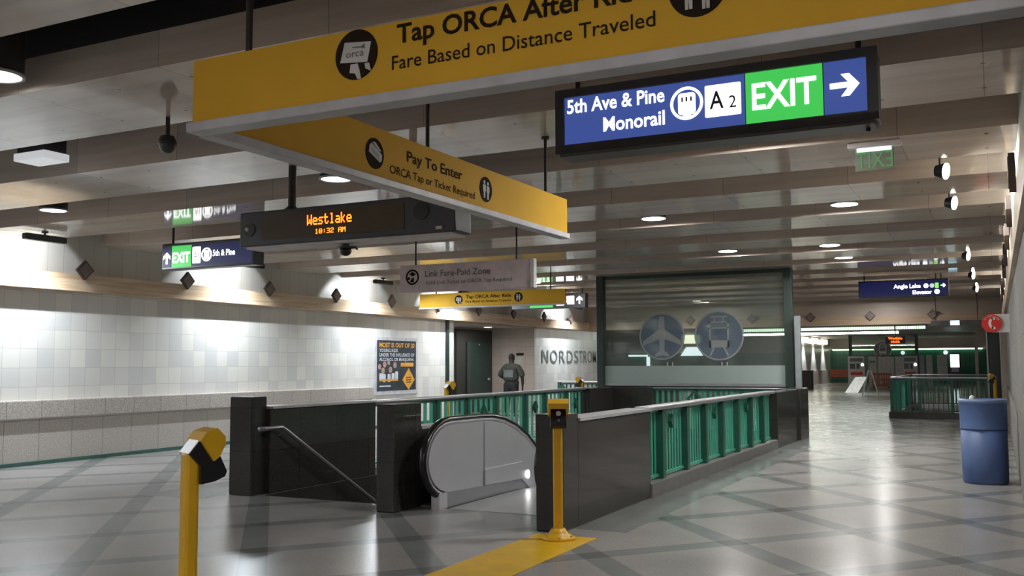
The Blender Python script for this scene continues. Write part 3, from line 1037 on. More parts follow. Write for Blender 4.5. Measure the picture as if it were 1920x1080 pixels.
lk = thing('fare_sign', 'pinkish grey hanging sign lettered Link Fare-Paid Zone on two thin rods', 'sign', (-7.7, 13.6, 2.75))
MB().bbox((-8.94, 13.6, 2.75), (-6.50, 13.68, 3.21), 0.008).build('panel', 'pink_sign', lk)
MB().bbox((-6.50, 13.59, 2.75), (-6.43, 13.69, 3.21), 0.008).build('end_strip', 'sign_white', lk)
F = FXZ(13.6)
words('Link Fare-Paid Zone', F, -8.44, -7.21, 3.005, 0.105, 0, 0.004, 0.012, 'headline_lettering', 'letter_grey', lk)
words('Valid Link Ticket or ORCA Tap Required', F, -8.43, -6.82, 2.875, 0.062, 0, 0.004, 0.0, 'subtitle_lettering', 'letter_grey', lk)
d = MB().ring(F, -8.69, 3.01, 0.10, 0.13, 0, 0.004).build('ticket_pictogram', 'sign_ink', lk)
mb = MB().poly(F, [(-8.75, 3.06), (-8.69, 3.10), (-8.62, 3.06), (-8.68, 3.02)], 0, 0.005).poly(F, [(-8.70, 2.99), (-8.66, 3.0), (-8.66, 2.92), (-8.74, 2.93)], 0, 0.005)
mb.disc(F, -8.76, 2.99, 0.025, 0, 0.005, 12).build('figure', 'sign_ink', d)
hanger(lk, -8.65, 13.64, 3.21, ZC, 0.014)
hanger(lk, -6.76, 13.64, 3.21, ZC, 0.014)


# ------------------------------------------------------------------ backlit wayfinding signs
def arrow_right(mb, fr, cx, cz, s, d0, d1, rot=0):
    pts = [(-0.5, -0.10), (0.12, -0.10), (-0.12, -0.40), (0.16, -0.40), (0.5, 0), (0.16, 0.40), (-0.12, 0.40), (0.12, 0.10), (-0.5, 0.10)]
    c, t = math.cos(rot), math.sin(rot)
    return mb.poly(fr, [(cx + (a * c - b * t) * s, cz + (a * t + b * c) * s) for a, b in pts], d0, d1)


ex = thing('exit_sign', 'large backlit blue and green EXIT sign for 5th Ave & Pine and Monorail', 'sign', (-1.42, 5.33, 2.82))
y0 = 5.25
hb = MB().bbox((-2.33, y0 + 0.02, 2.82), (-0.50, y0 + 0.20, 3.20), 0.012)
hb.build('housing', 'frame', ex)
fb = MB()
F = FXZ(y0 + 0.02)
for a in ((-2.335, 3.155, -0.495, 3.205), (-2.335, 2.815, -0.495, 2.865), (-2.335, 2.865, -2.28, 3.155), (-0.55, 2.865, -0.495, 3.155)):
    fb.rect(F, *a, 0.0, 0.022)
fb.build('front_frame', 'frame', ex)
MB().box((-2.31, y0 + 0.01, 2.795), (-0.52, y0 + 0.19, 2.82)).build('underside', 'frame_lt', ex)
bp = MB().rect(F, -2.28, 2.865, -1.192, 3.155, 0.0, 0.004).build('blue_panel', 'bluepanel', ex)
bq = MB().rect(F, -0.768, 2.865, -0.55, 3.155, 0.0, 0.004).build('blue_panel', 'bluepanel', ex)
gp = MB().rect(F, -1.186, 2.87, -0.774, 3.165, 0.0, 0.005).build('green_panel', 'greenpanel', ex)
words('5th Ave & Pine', F, -2.262, -1.652, 3.058, 0.085, 0, 0.007, 0.018, 'lettering', 'whiteglow', bp)
lettering(MB(), 'Monorail', F, -2.03, -1.652, 2.925, 0.085, 0, 0.007, 0.018).build('lettering', 'whiteglow', bp)
mb = MB().ring(F, -1.522, 3.03, 0.080, 0.096, 0.004, 0.008)
mb.rrect(F, -1.572, 2.965, -1.47, 3.09, 0.02, 0.004, 0.007).rect(F, -1.545, 2.945, -1.497, 2.968, 0.004, 0.007)
mb.build('train_pictogram', 'whiteglow', bp)
mb = MB()
for x in (-1.552, -1.527, -1.500):
    mb.rect(F, x, 3.04, x + 0.010, 3.066, 0.007, 0.009)
mb.build('window_marks', 'frame', bp)
sq = MB().rrect(F, -1.415, 2.932, -1.212, 3.114, 0.008, 0.004, 0.008).build('code_square', 'whiteglow', bp)
lettering(MB(), 'A', F, -1.388, -1.308, 2.978, 0.102, 0, 0.0105, 0.014).build('lettering', 'frame', bp)
lettering(MB(), '2', F, -1.278, -1.238, 2.973, 0.070, 0, 0.0105, 0.004).build('lettering', 'frame', bp)
lettering(MB(), 'EXIT', F, -1.150, -0.806, 2.945, 0.150, 0, 0.008, 0.018).build('lettering', 'whiteglow', gp)
arrow_right(MB(), F, -0.662, 3.02, 0.150, 0.004, 0.008).build('arrow', 'whiteglow', bq)
hanger(ex, -2.235, y0 + 0.12, 3.20, ZB, 0.016)
hanger(ex, -0.60, y0 + 0.12, 3.20, ZB, 0.016)
MB().cyl((-0.56, y0 + 0.1, 2.795), (-0.56, y0 + 0.1, 2.775), 0.012, n=10).build('latch', 'black', ex)

e5 = thing('exit_sign', 'dark backlit EXIT sign for 5th & Pine at far left with an up arrow', 'sign', (-8.62, 8.92, 2.75))
y0 = 8.82
F = FXZ(y0)
MB().bbox((-9.38, y0 + 0.0, 2.75), (-7.87, y0 + 0.18, 3.08), 0.012).build('housing', 'frame', e5)
MB().rect(F, -9.36, 2.78, -9.215, 3.04, 0, 0.003).build('blue_panel', 'bluedim', e5)
gp = MB().rect(F, -9.205, 2.775, -8.875, 3.045, 0, 0.004).build('green_panel', 'greenpanel', e5)
bp = MB().rect(F, -8.865, 2.78, -7.90, 3.04, 0, 0.003).build('blue_panel', 'bluedim', e5)
lettering(MB(), 'EXIT', F, -9.185, -8.895, 2.835, 0.13, 0, 0.007, 0.035).build('lettering', 'whiteglow', gp)
arrow_right(MB(), F, -9.285, 2.895, 0.15, 0.004, 0.008, PI / 2).build('arrow', 'whiteglow', e5)
MB().rrect(F, -8.855, 2.81, -8.72, 3.015, 0.01, 0.003, 0.006).build('code_square', 'whiteglow', bp)
lettering(MB(), 'A1', F, -8.83, -8.745, 2.87, 0.08, 0, 0.0075, 0.0).build('lettering', 'letter_grey', bp)
mb = MB().ring(F, -8.622, 2.91, 0.065, 0.085, 0.003, 0.006)
mb.rrect(F, -8.665, 2.855, -8.58, 2.96, 0.015, 0.003, 0.006).build('train_pictogram', 'whiteglow', bp)
words('5th & Pine', F, -8.52, -8.165, 2.885, 0.075, 0, 0.006, 0.022, 'lettering', 'whiteglow', bp)
ET = 2.75 + (ZC - 3.06) / 1.258
hanger(e5, -9.28, y0 + 0.09, 3.08, ET, 0.014)
hanger(e5, -8.0, y0 + 0.09, 3.08, ET, 0.014)
e5.location, e5.scale = (-10.84, 11.22, 3.06), (1.258, 1.258, 1.258)

dk = thing('exit_sign', 'dark backlit sign half hidden behind the far yellow fare sign', 'sign', (-8.6, 18.98, 2.74))
y0 = 18.9
F = FXZ(y0)
MB().bbox((-9.5, y0, 2.74), (-7.74, y0 + 0.16, 3.06), 0.012).build('housing', 'frame', dk)
gp = MB().rect(F, -9.05, 2.765, -8.5, 3.03, 0, 0.004).build('green_panel', 'greenpanel', dk)
lettering(MB(), 'EXIT', F, -9.02, -8.53, 2.86, 0.12, 0, 0.007, 0.03).build('lettering', 'whiteglow', gp)
MB().rrect(F, -8.42, 2.80, -8.24, 3.0, 0.01, 0, 0.005).rrect(F, -8.18, 2.82, -8.0, 3.0, 0.01, 0, 0.005).build('code_square', 'whiteglow', dk)
arrow_right(MB(), F, -7.88, 2.91, 0.17, 0, 0.005, PI / 2).build('arrow', 'whiteglow', dk)
ET = 2.74 + (ZC - 3.085) / 1.29
hanger(dk, -7.85, y0 + 0.08, 3.06, ET, 0.012)
hanger(dk, -9.3, y0 + 0.08, 3.06, ET, 0.012)
dk.location, dk.scale = (-11.09, 24.48, 3.085), (1.29, 1.29, 1.29)

al = thing('direction_sign', 'dark blue hanging sign at right lettered Angle Lake and Elevator', 'sign', (-1.48, 18.98, 2.74))
F = FXZ(y0)
MB().bbox((-2.25, y0, 2.74), (-0.71, y0 + 0.16, 3.06), 0.012).build('housing', 'frame', al)
bp = MB().rect(F, -2.22, 2.765, -0.74, 3.035, 0, 0.004).build('blue_panel', 'bluedim', al)
words('Angle Lake', F, -1.635, -1.175, 2.905, 0.075, 0, 0.007, 0.03, 'lettering', 'whiteglow', bp)
lettering(MB(), 'Elevator', F, -1.315, -0.99, 2.79, 0.07, 0, 0.007, 0.03).build('lettering', 'whiteglow', bp)
MB().disc(F, -1.085, 2.935, 0.042, 0.004, 0.007, 20).disc(F, -0.905, 2.825, 0.045, 0.004, 0.007, 20).build('white_roundel', 'whiteglow', bp)
MB().disc(F, -0.985, 2.935, 0.040, 0.004, 0.007, 20).build('grey_roundel', emit('pale_roundel', (0.55, 0.6, 0.6), 1.0), bp)
MB().rect(F, -0.935, 2.89, -0.875, 2.985, 0.004, 0.007).build('green_square', emit('lime_square', (0.25, 0.75, 0.12), 1.1), bp)
arrow_right(MB(), F, -0.80, 2.935, 0.085, 0.004, 0.008).build('arrow', 'whiteglow', bp)
for x in (-2.15, -0.92, -0.83):
    hanger(al, x, y0 + 0.08, 3.06, ET, 0.012)
al.location, al.scale = (-1.91, 24.48, 3.085), (1.29, 1.29, 1.29)

sm = thing('direction_sign', 'small far hanging sign with one bluish lit square, near the far end wall', 'sign', (-1.0, 32, 2.68))
F = FXZ(32.0)
MB().bbox((-1.75, 32.0, 2.66), (-0.3, 32.12, 2.82), 0.01).build('housing', 'frame_lt', sm)
MB().rect(F, -1.2, 2.67, -0.95, 2.81, 0, 0.005).build('lit_square', emit('cyan_lit_square', (0.5, 0.85, 1.0), 2.2), sm)
hanger(sm, -1.6, 32.06, 2.82, ZB, 0.014)
hanger(sm, -0.45, 32.06, 2.82, ZB, 0.014)

# edge-lit emergency exit sign seen from behind (letters reversed)
eg = thing('edge_lit_exit_sign', 'small clear glass EXIT sign with reversed letters hanging below the blue sign', 'sign', (-0.93, 9.4, 3.32))
y0 = 9.4
MB().bbox((-1.17, y0 - 0.05, 3.545), (-0.70, y0 + 0.05, 3.60), 0.01).build('lamp_housing', 'offwhite', eg)
MB().box((-1.11, y0 - 0.006, 3.335), (-0.77, y0 + 0.006, 3.55)).build('glass_plate', 'exit_glass', eg)
MB().box((-1.09, y0 - 0.012, 3.515), (-0.79, y0 + 0.012, 3.545)).build('light_slot', emit('edge_light', (0.75, 1.0, 0.9), 2.6), eg)
lettering(MB(), 'EXIT', FXZ(y0 - 0.008), -1.10, -0.78, 3.355, 0.155, 0, 0.003, 0.0, mirror=True).build('lettering', 'edge_green', eg)

# ------------------------------------------------------------------ departure board
bd = thing('departure_board', 'long dark departure board showing Westlake and the time in orange LEDs', 'display board', (-5.7, 7.74, 2.76))
y0 = 7.6
F = FXZ(y0)
MB().bbox((-6.98, y0, 2.77), (-4.39, y0 + 0.30, 3.13), 0.015).build('housing', 'frame', bd)
MB().box((-6.9, y0 + 0.02, 2.745), (-4.45, y0 + 0.28, 2.77)).build('underside', 'offwhite', bd)
MB().rect(F, -6.68, 2.825, -4.95, 3.085, 0, 0.006).build('led_window', 'led_face', bd)
MB().disc(F, -6.84, 2.945, 0.07, 0, 0.008).build('speaker_grille', 'black', bd)
MB().disc(F, -4.76, 2.985, 0.085, 0, 0.008).build('speaker_grille', 'black', bd)
MB().sphere((-6.87, y0 - 0.01, 2.95), 0.022).build('sensor', 'sign_white', bd)


PIX = {'W': ('10001', '10001', '10001', '10101', '10101', '11011', '10001'), 'e': ('00000', '00000', '01110', '10001', '11111', '10000', '01111'),
       's': ('00000', '00000', '01111', '10000', '01110', '00001', '11110'), 't': ('01000', '01000', '11110', '01000', '01000', '01001', '00110'),
       'l': ('01100', '00100', '00100', '00100', '00100', '00100', '01110'), 'a': ('00000', '00000', '01110', '00001', '01111', '10001', '01111'),
       'k': ('10000', '10000', '10010', '10100', '11000', '10100', '10010'), '1': ('00100', '01100', '00100', '00100', '00100', '00100', '01110'),
       '0': ('01110', '10001', '10011', '10101', '11001', '10001', '01110'), '3': ('11110', '00001', '00001', '01110', '00001', '00001', '11110'),
       '2': ('01110', '10001', '00001', '00110', '01000', '10000', '11111'), ':': ('00000', '00100', '00100', '00000', '00100', '00100', '00000'),
       'A': ('01110', '10001', '10001', '11111', '10001', '10001', '10001'), 'M': ('10001', '11011', '10101', '10101', '10001', '10001', '10001'), ' ': ('00000',) * 7}


def dots(mb, fr, text, x0, x1, z0, z1):
    cols = len(text) * 6 - 1
    dx, dz = (x1 - x0) / cols, (z1 - z0) / 7
    for i, ch in enumerate(text):
        for r, row in enumerate(PIX[ch]):
            for c_, b in enumerate(row):
                if b == '1':
                    x, z = x0 + (i * 6 + c_) * dx, z1 - (r + 1) * dz
                    mb.rect(fr, x, z, x + dx * 1.02, z + dz * 0.94, 0.006, 0.009)
    return mb


for txt, a, b, z0_, z1_, nm_ in (('Westlake', -6.095, -5.555, 2.940, 3.045, 'destination_character'), ('10:32 AM', -5.995, -5.625, 2.848, 2.898, 'time_character')):
    w_ = (b - a) / (len(txt) * 6 - 1)
    for i, ch in enumerate(txt):
        if ch != ' ':
            dots(MB(), F, ch, a + i * 6 * w_, a + (i * 6 + 5) * w_, z0_, z1_).build(nm_, 'led', bd)
mb = MB().cyl((-6.42, y0 + 0.15, 3.13), (-6.42, y0 + 0.15, ZB), 0.04, n=14).cyl((-6.42, y0 + 0.15, 3.13), (-6.42, y0 + 0.15, 3.18), 0.10, 0.04, n=14)
mb.build('hanger_pole', 'rod', bd)
mb = MB().cyl((-4.95, y0 + 0.15, 3.13), (-4.95, y0 + 0.15, ZB), 0.04, n=14)
mb.build('hanger_pole', 'rod', bd)
MB().bbox((-4.60, y0 - 0.008, 2.80), (-4.53, y0 + 0.0, 2.83), 0.003).build('data_plate', 'offwhite', bd)

dc = thing('dome_camera', 'small dark dome camera under the departure board', 'camera', (-5.73, 7.74, 2.745))
MB().cyl((-5.73, 7.74, 2.70), (-5.73, 7.74, 2.715), 0.09, n=20).cyl((-5.73, 7.74, 2.715), (-5.73, 7.74, 2.7449), 0.04, n=16).build('mount', 'frame', dc)
MB().sphere((-5.73, 7.74, 2.68), 0.06, (1, 1, 0.9)).build('dome', 'black', dc)
MB().tube([(-5.66, 7.72, 2.71), (-5.58, 7.70, 2.70), (-5.56, 7.70, 2.68)], 0.012, 8).build('sensor_arm', 'frame', dc)

dc = thing('dome_camera', 'dark pendant dome camera left of the yellow sign corner', 'camera', (-6.05, 5.75, 3.3))
MB().cyl((-6.05, 5.72, 3.42), (-6.05, 5.72, ZB), 0.018, n=10).build('stem', 'rod', dc)
MB().lathe((-6.05, 5.72, 3.28), [(0.0, 0.17), (0.055, 0.16), (0.075, 0.11), (0.075, 0.09), (0.0, 0.09)]).build('cap', 'black', dc)
MB().sphere((-6.05, 5.72, 3.36), 0.066, (1, 1, 1)).build('dome', 'frame', dc)

# ------------------------------------------------------------------ lights
def downlight(x, y, label, lens='lamp', hz=0.0):
    t = thing('ceiling_downlight', label, 'ceiling light', (x, y, 3.66), 'downlights in the ceiling gaps')
    MB().cyl((x, y, 3.66), (x, y, 3.98), 0.18, n=24).build('housing', 'frame', t)
    MB().cyl((x, y, 3.98), (x, y, ZC), 0.03, n=10).build('stem', 'rod', t)
    MB().lathe((x, y, 3.64), [(0.165, 0.02), (0.19, 0.02), (0.19, 0.0), (0.165, 0.0), (0.165, 0.02)]).build('rim', 'sign_trim', t)
    MB().cyl((x, y, 3.645), (x, y, 3.661), 0.163, n=28).build('lens', lens, t)
    return t


GAPY = [4.16, 8.72, 13.28, 17.84, 22.4, 26.96, 31.5]
dl0 = downlight(-6.38, 4.42, 'round downlight cut off by the left edge of the photo', 'lamp_low')
dl9 = downlight(-1.9, 8.72, 'downlight peeking out under the large blue and green EXIT sign')


def dl(x, y, label):
    return dup(dl0 if x < -5 and y < 12 else dl9, (x, y, 3.66), 0, label)


dl(-6.6, 8.72, 'bright round downlight above the departure board')
dl(-11.3, 8.72, 'dark-sided downlight at left, above the left wall washer')
dl(-4.36, 13.28, 'round downlight right of the end of the Pay To Enter sign')
dl(-1.72, 13.28, 'round downlight under the reversed glass EXIT sign')
dl(-4.42, 17.84, 'round downlight above the middle of the glass screen')
dl(-2.58, 17.84, 'small round downlight just above the one nearest the Angle Lake sign')
dl(-2.65, 20.1, 'round downlight left of and above the Angle Lake sign')
dl(-3.2, 31.5, 'tiny round downlight just under the Angle Lake sign')
dl(-8.9, 31.5, 'tiny downlight seen through the upper part of the glass screen')
dl(-10.6, 22.4, 'downlight glow hidden behind the yellow sign below Link Fare-Paid Zone')
for x, y in [(x, y) for y in (-0.4, -2.68, -7.24, -11.8) for x in (-0.6, -2.0, -4.4, -7.5) if not (x == -2.0 and y > -3)]:  # unseen downlights added behind the viewer, fill light for the sign faces
    t = dup(dl9 if x > -3 else dl0, (x, y, 3.66), 0, 'unseen downlight added above and behind the viewer as fill light')
dd = thing('ceiling_downlight', 'grey unlit square light fitting near the upper left edge', 'ceiling light', (-8.6, 6.5, 3.6))
MB().bbox((-8.83, 6.33, 3.62), (-8.37, 6.63, 3.70), 0.01).build('lens', 'lamp_dim', dd)
MB().box((-8.80, 6.35, 3.70), (-8.40, 6.61, 3.95)).build('housing', 'frame', dd)
MB().cyl((-8.6, 6.48, 3.95), (-8.6, 6.48, ZC), 0.02, n=8).build('stem', 'rod', dd)


def spot(loc, target, watts, size, blend, col, radius):
    li = bpy.data.lights.new('spot_beam', 'SPOT')
    li.energy = watts
    li.spot_size = math.radians(size)
    li.spot_blend = blend
    li.color = col
    li.shadow_soft_size = radius
    o = bpy.data.objects.new('spot_beam', li)
    C.objects.link(o)
    d = (Vector(target) - Vector(loc)).normalized()
    o.rotation_euler = d.to_track_quat('-Z', 'Y').to_euler()
    return o


def wall_washer(y, label):
    x, z = -12.95, 3.50
    t = thing('wall_washer', label, 'wall light', (x, y, ZB), 'black bar wall washers along the left wall')
    mb = MB().bbox((x - 0.05, y - 0.36, z - 0.05), (x + 0.06, y + 0.36, z + 0.05), 0.02)
    mb.build('housing', 'black', t)
    MB().cyl((x, y, z + 0.05), (x, y, ZB), 0.016, n=10).cyl((x, y, ZB - 0.02), (x, y, ZB), 0.05, n=14).build('bracket', 'black', t)
    MB().box((x - 0.056, y - 0.33, z - 0.03), (x - 0.05, y + 0.33, z + 0.02)).build('lens', 'lamp_soft', t)
    o = spot((0, 0, 0), (-0.88, 0, -0.47), WASH_W * 0.40, 128, 0.08, (0.86, 0.94, 1.0), 0.04)
    o.name = 'lamp_beam'
    o.parent = t
    o.location = (-0.06, 0, z - 0.075 - ZB)
    li = bpy.data.lights.new('lamp_spill', 'AREA')
    li.shape = 'RECTANGLE'
    li.size, li.size_y = 0.66, 0.05
    li.energy = WASH_W * 0.85
    li.color = (0.86, 0.94, 1.0)
    li.spread = math.radians(155)
    o2 = bpy.data.objects.new('lamp_spill', li)
    C.objects.link(o2)
    o2.rotation_euler = (Matrix.Rotation(PI / 2, 3, 'Z') @ Matrix.Rotation(-0.30, 3, 'X')).to_euler()
    o2.parent = t
    o2.location = (-0.06, 0, z - 0.075 - ZB)
    return t


WY = [-12.9, -8.4, -3.84, 0.72, 5.3, 9.86, 14.42, 18.98, 23.0, 30.9]  # out-of-view washers at the start carry the row on, added for side light
ww0 = wall_washer(WY[0], 'unseen wall washer bar added beyond the left edge of the view for side light')
for y, lb in zip(WY[1:], ww0['label'].split('|') * 4 + list(('black wall washer bar at far left above the brightest patch', 'wall washer bar hidden behind the small 5th & Pine sign', 'black wall washer bar left of the pinkish Link sign',
                          'wall washer above the poster wall, behind the pinkish Link sign', 'wall washer above the store lettering'))):
    dup(ww0, (-12.95, y, ZB), 0, lb)


def wall_spot(y, label):
    x, z = -0.40, 3.56
    t = thing('wall_spotlight', label, 'wall light', (x, y, ZC), 'spotlights along the right wall')
    a = Vector((0.93, -0.32, -0.16)).normalized()
    c = Vector((x, y, z))
    MB().cyl(c - a * 0.10, c, 0.06, 0.088, n=20).build('shade', 'black', t)
    MB().cyl(c, c + a * 0.012, 0.085, n=24).build('lens', 'lamp_soft', t)
    MB().cyl((x - 0.05, y + 0.02, z + 0.04), (x - 0.05, y + 0.02, ZC), 0.014, n=8).build('stem', 'rod', t)
    o = spot((0, 0, 0), (0.86, -0.25, 0.12), WASH_R, 128, 0.5, (0.95, 1.0, 0.95), 0.06)
    o.name = 'lamp_beam'
    o.parent = t
    o.location = Vector((0, 0, z - ZC)) + a * 0.03
    return t


ws0 = wall_spot(11.0, 'largest wall spotlight at the right edge, right of the reversed EXIT sign')
for y, lb in ((13.28, 'second wall spotlight from the camera at upper right'), (20.12, 'third wall spotlight from the camera, above the Angle Lake sign'),
              (24.68, 'fourth wall spotlight from the camera, right of the Angle Lake sign'), (29.24, 'farthest wall spotlight, right of the lower corner of the Angle Lake sign')):
    dup(ws0, (-0.40, y, ZC), 0, lb)

# diamonds on the friezes
def diamond_thing(label, f, cx, cz, group, r=0.165):
    t = thing('diamond_plaque', label, 'wall plaque', f.p(cx, cz, 0), group)
    MB().poly(f, [(cx - r, cz), (cx, cz - r), (cx + r, cz), (cx, cz + r)], 0.0, 0.05).build('edge', 'diamond_edge', t)
    q = r * 0.82
    MB().poly(f, [(cx - q, cz), (cx, cz - q), (cx + q, cz), (cx, cz + q)], 0.05, 0.056).build('face', 'diamond', t)
    return t


f = FYZ(XL + 0.24)
d0 = diamond_thing('nearest bronze diamond plaque on the left wall ledge', f, 11.0, 3.13, 'diamond plaques along the left wall')
for k in range(1, 11):
    dup(d0, f.p(11.0 + 2.27 * k, 3.13, 0), 0, ORD[k] + ' bronze diamond plaque from the left along the left wall ledge')
f = FXZ(LY - 0.16)
d1 = diamond_thing('leftmost dark diamond plaque on the far cross wall, behind the glass', f, -9.6, 3.07, 'diamond plaques on the far cross wall')
for k, lb in ((1, 'dark diamond plaque on the cross wall between the two glass roundels'), (2, 'dark diamond plaque on the cross wall near the right glass post'),
              (3, 'dark diamond plaque on the cross wall, left of the three above the strip light'), (4, 'dark diamond plaque on the cross wall, above the middle of the strip light'),
              ):
    pass
xs_ = [-9.6, -7.45, -5.5, -3.62, -1.75]
lbs = ['', 'dark diamond plaque on the cross wall near the right glass post', 'dark diamond plaque on the cross wall just right of the glass screen', 'dark diamond plaque on the cross wall under the Angle Lake sign', 'dark diamond plaque on the cross wall nearest the red phone sign']
for x, lb in list(zip(xs_, lbs))[1:]:
    dup(d1, f.p(x, 3.07, 0), 0, lb)
f = Fr((XR - 0.05, 0, 0), (0, -1, 0), (0, 0, 1))
d2 = diamond_thing('nearest diamond plaque on the right wall ledge, edge on', f, -8.8, 3.10, 'diamond plaques along the right wall')
for k in range(1, 8):
    dup(d2, f.p(-8.8 - 2.27 * k, 3.10, 0), 0, ORD[k] + ' diamond plaque from the camera along the right wall ledge')

# ------------------------------------------------------------------ poster, store lettering, door in the alcove
ps = thing('poster', 'framed dark poster with orange headline and yellow diamond on the left wall', 'poster', (XL, 20.68, 0.86))
f = FYZ(XL)
MB().rect(f, 19.70, 0.80, 21.66, 2.24, 0.0, 0.03).build('frame', 'sign_trim', ps)
MB().rect(f, 19.79, 0.90, 21.57, 2.16, 0.03, 0.035).build('sheet', 'poster_dark', ps)
words('MOST IS OUT OF 20', f, 19.88, 21.50, 1.99, 0.115, 0, 0.038, 0.03, 'headline_lettering', 'poster_orange', ps)
mb = lettering(MB(), 'YOUNG KIDS', f, 19.88, 20.70, 1.87, 0.085, 0, 0.038, 0.02)
mb = lettering(mb, 'UNDER THE INFLUENCE OF', f, 19.88, 21.48, 1.755, 0.085, 0, 0.038, 0.02)
mb = lettering(mb, 'ALCOHOL OR MARIJUANA', f, 19.88, 21.46, 1.645, 0.08, 0, 0.038, 0.02)
mb.build('text_lettering', 'poster_white', ps)
MB().rect(f, 20.85, 1.50, 21.45, 1.60, 0.035, 0.038).build('orange_strip', 'poster_orange', ps)
mb = MB()
for x, z, r in ((19.90, 1.50, 0.07), (20.12, 1.56, 0.08), (20.05, 1.40, 0.08), (20.38, 1.42, 0.08), (20.58, 1.54, 0.08), (20.30, 1.60, 0.06)):
    mb.disc(f, x, z, r, 0.035, 0.0375, 14)
mb.build('portrait_shapes', 'poster_flesh', ps)
mb = MB()
for x, z in ((19.96, 1.26), (20.10, 1.24), (20.32, 1.24), (20.50, 1.26), (20.66, 1.30)):
    mb.rrect(f, x - 0.07, z - 0.12, x + 0.07, z + 0.08, 0.03, 0.035, 0.037)
mb.rect(f, 19.90, 1.00, 20.40, 1.03, 0.035, 0.037)
mb.build('body_shapes', 'poster_white', ps)
MB().rect(f, 19.9, 1.14, 20.72, 1.19, 0.0375, 0.039).build('orange_strip', 'poster_orange', ps)
dm = MB().poly(f, [(20.92, 1.16), (21.22, 0.90), (21.50, 1.16), (21.22, 1.46)], 0.035, 0.040).build('yellow_diamond', 'poster_orange', ps)
mb = MB()
for z in (1.22, 1.16, 1.10):
    mb.rect(f, 21.10, z - 0.012, 21.34, z + 0.012, 0.040, 0.042)
mb.build('small_print', 'poster_dark', ps)

nm = thing('store_lettering', 'large grey capital letters spelling a department store name on the white wall', 'sign', (XL, 31.8, 1.58))
f = FYZ(XL)
for ch, a, b in (('N', 29.49, 30.01), ('O', 30.18, 30.77), ('R', 30.95, 31.45), ('D', 31.61, 32.14), ('S', 32.27, 32.67), ('T', 32.74, 33.07), ('R', 33.15, 33.49), ('O', 33.57, 34.0), ('M', 34.08, 34.44)):
    lettering(MB(), ch, f, a, b, 1.59, 0.45, 0, 0.02, 0.004).build('letter', 'letter_grey', nm)

dr = props(MB().box((AX, 26.5, 0), (AX + 0.08, AL1 - 0.05, 2.68)).build('door_1', 'door_frame'), kind='structure')
lf = MB().bbox((AX + 0.08, 27.10, 0.01), (AX + 0.12, 28.75, 2.28), 0.008).build('door_leaf', 'door_green', dr)
MB().sphere((AX + 0.17, 28.50, 1.05), 0.05).cyl((AX + 0.12, 28.50, 1.05), (AX + 0.16, 28.50, 1.05), 0.02, n=8).build('door_knob', 'steel', lf)
MB().box((AX + 0.12, 27.10, 0.05), (AX + 0.13, 27.32, 2.25)).build('glazing_strip', 'frame', lf)
MB().sphere((AX + 0.13, 27.9, 2.2), 0.03).build('closer_stud', 'steel', lf)
al_ = thing('alcove_fill_light', 'small unseen light added in the alcove ceiling to brighten its walls', 'ceiling light', (-14.3, 26.8, 2.735))  # added lamp that brightens the alcove, its lens hidden by the rim
MB().cyl((-14.3, 26.8, 2.7395), (-14.3, 26.8, 2.7375), 0.13, n=24).build('lens', emit('alcove_fill_lens', (1.0, 0.95, 0.90), 190.0), al_)
MB().lathe((-14.3, 26.8, 2.715), [(0.135, 0.025), (0.16, 0.025), (0.16, 0.0), (0.135, 0.0), (0.135, 0.025)]).build('rim', 'sign_trim', al_)
nt_ = thing('wall_notice', 'white paper notice under a small black bar on the alcove wall by the guard', 'notice', (-14.3, AL1, 1.6))
f = FXZ(AL1)
MB().rect(f, -14.40, 1.50, -14.18, 1.82, 0, 0.008).build('paper', 'white', nt_)
MB().rect(f, -14.36, 1.84, -14.10, 1.92, 0, 0.03).build('black_bar', 'black', nt_)
MB().rect(f, -14.58, 1.86, -14.38, 1.91, 0, 0.02).build('white_bar', 'offwhite', nt_)


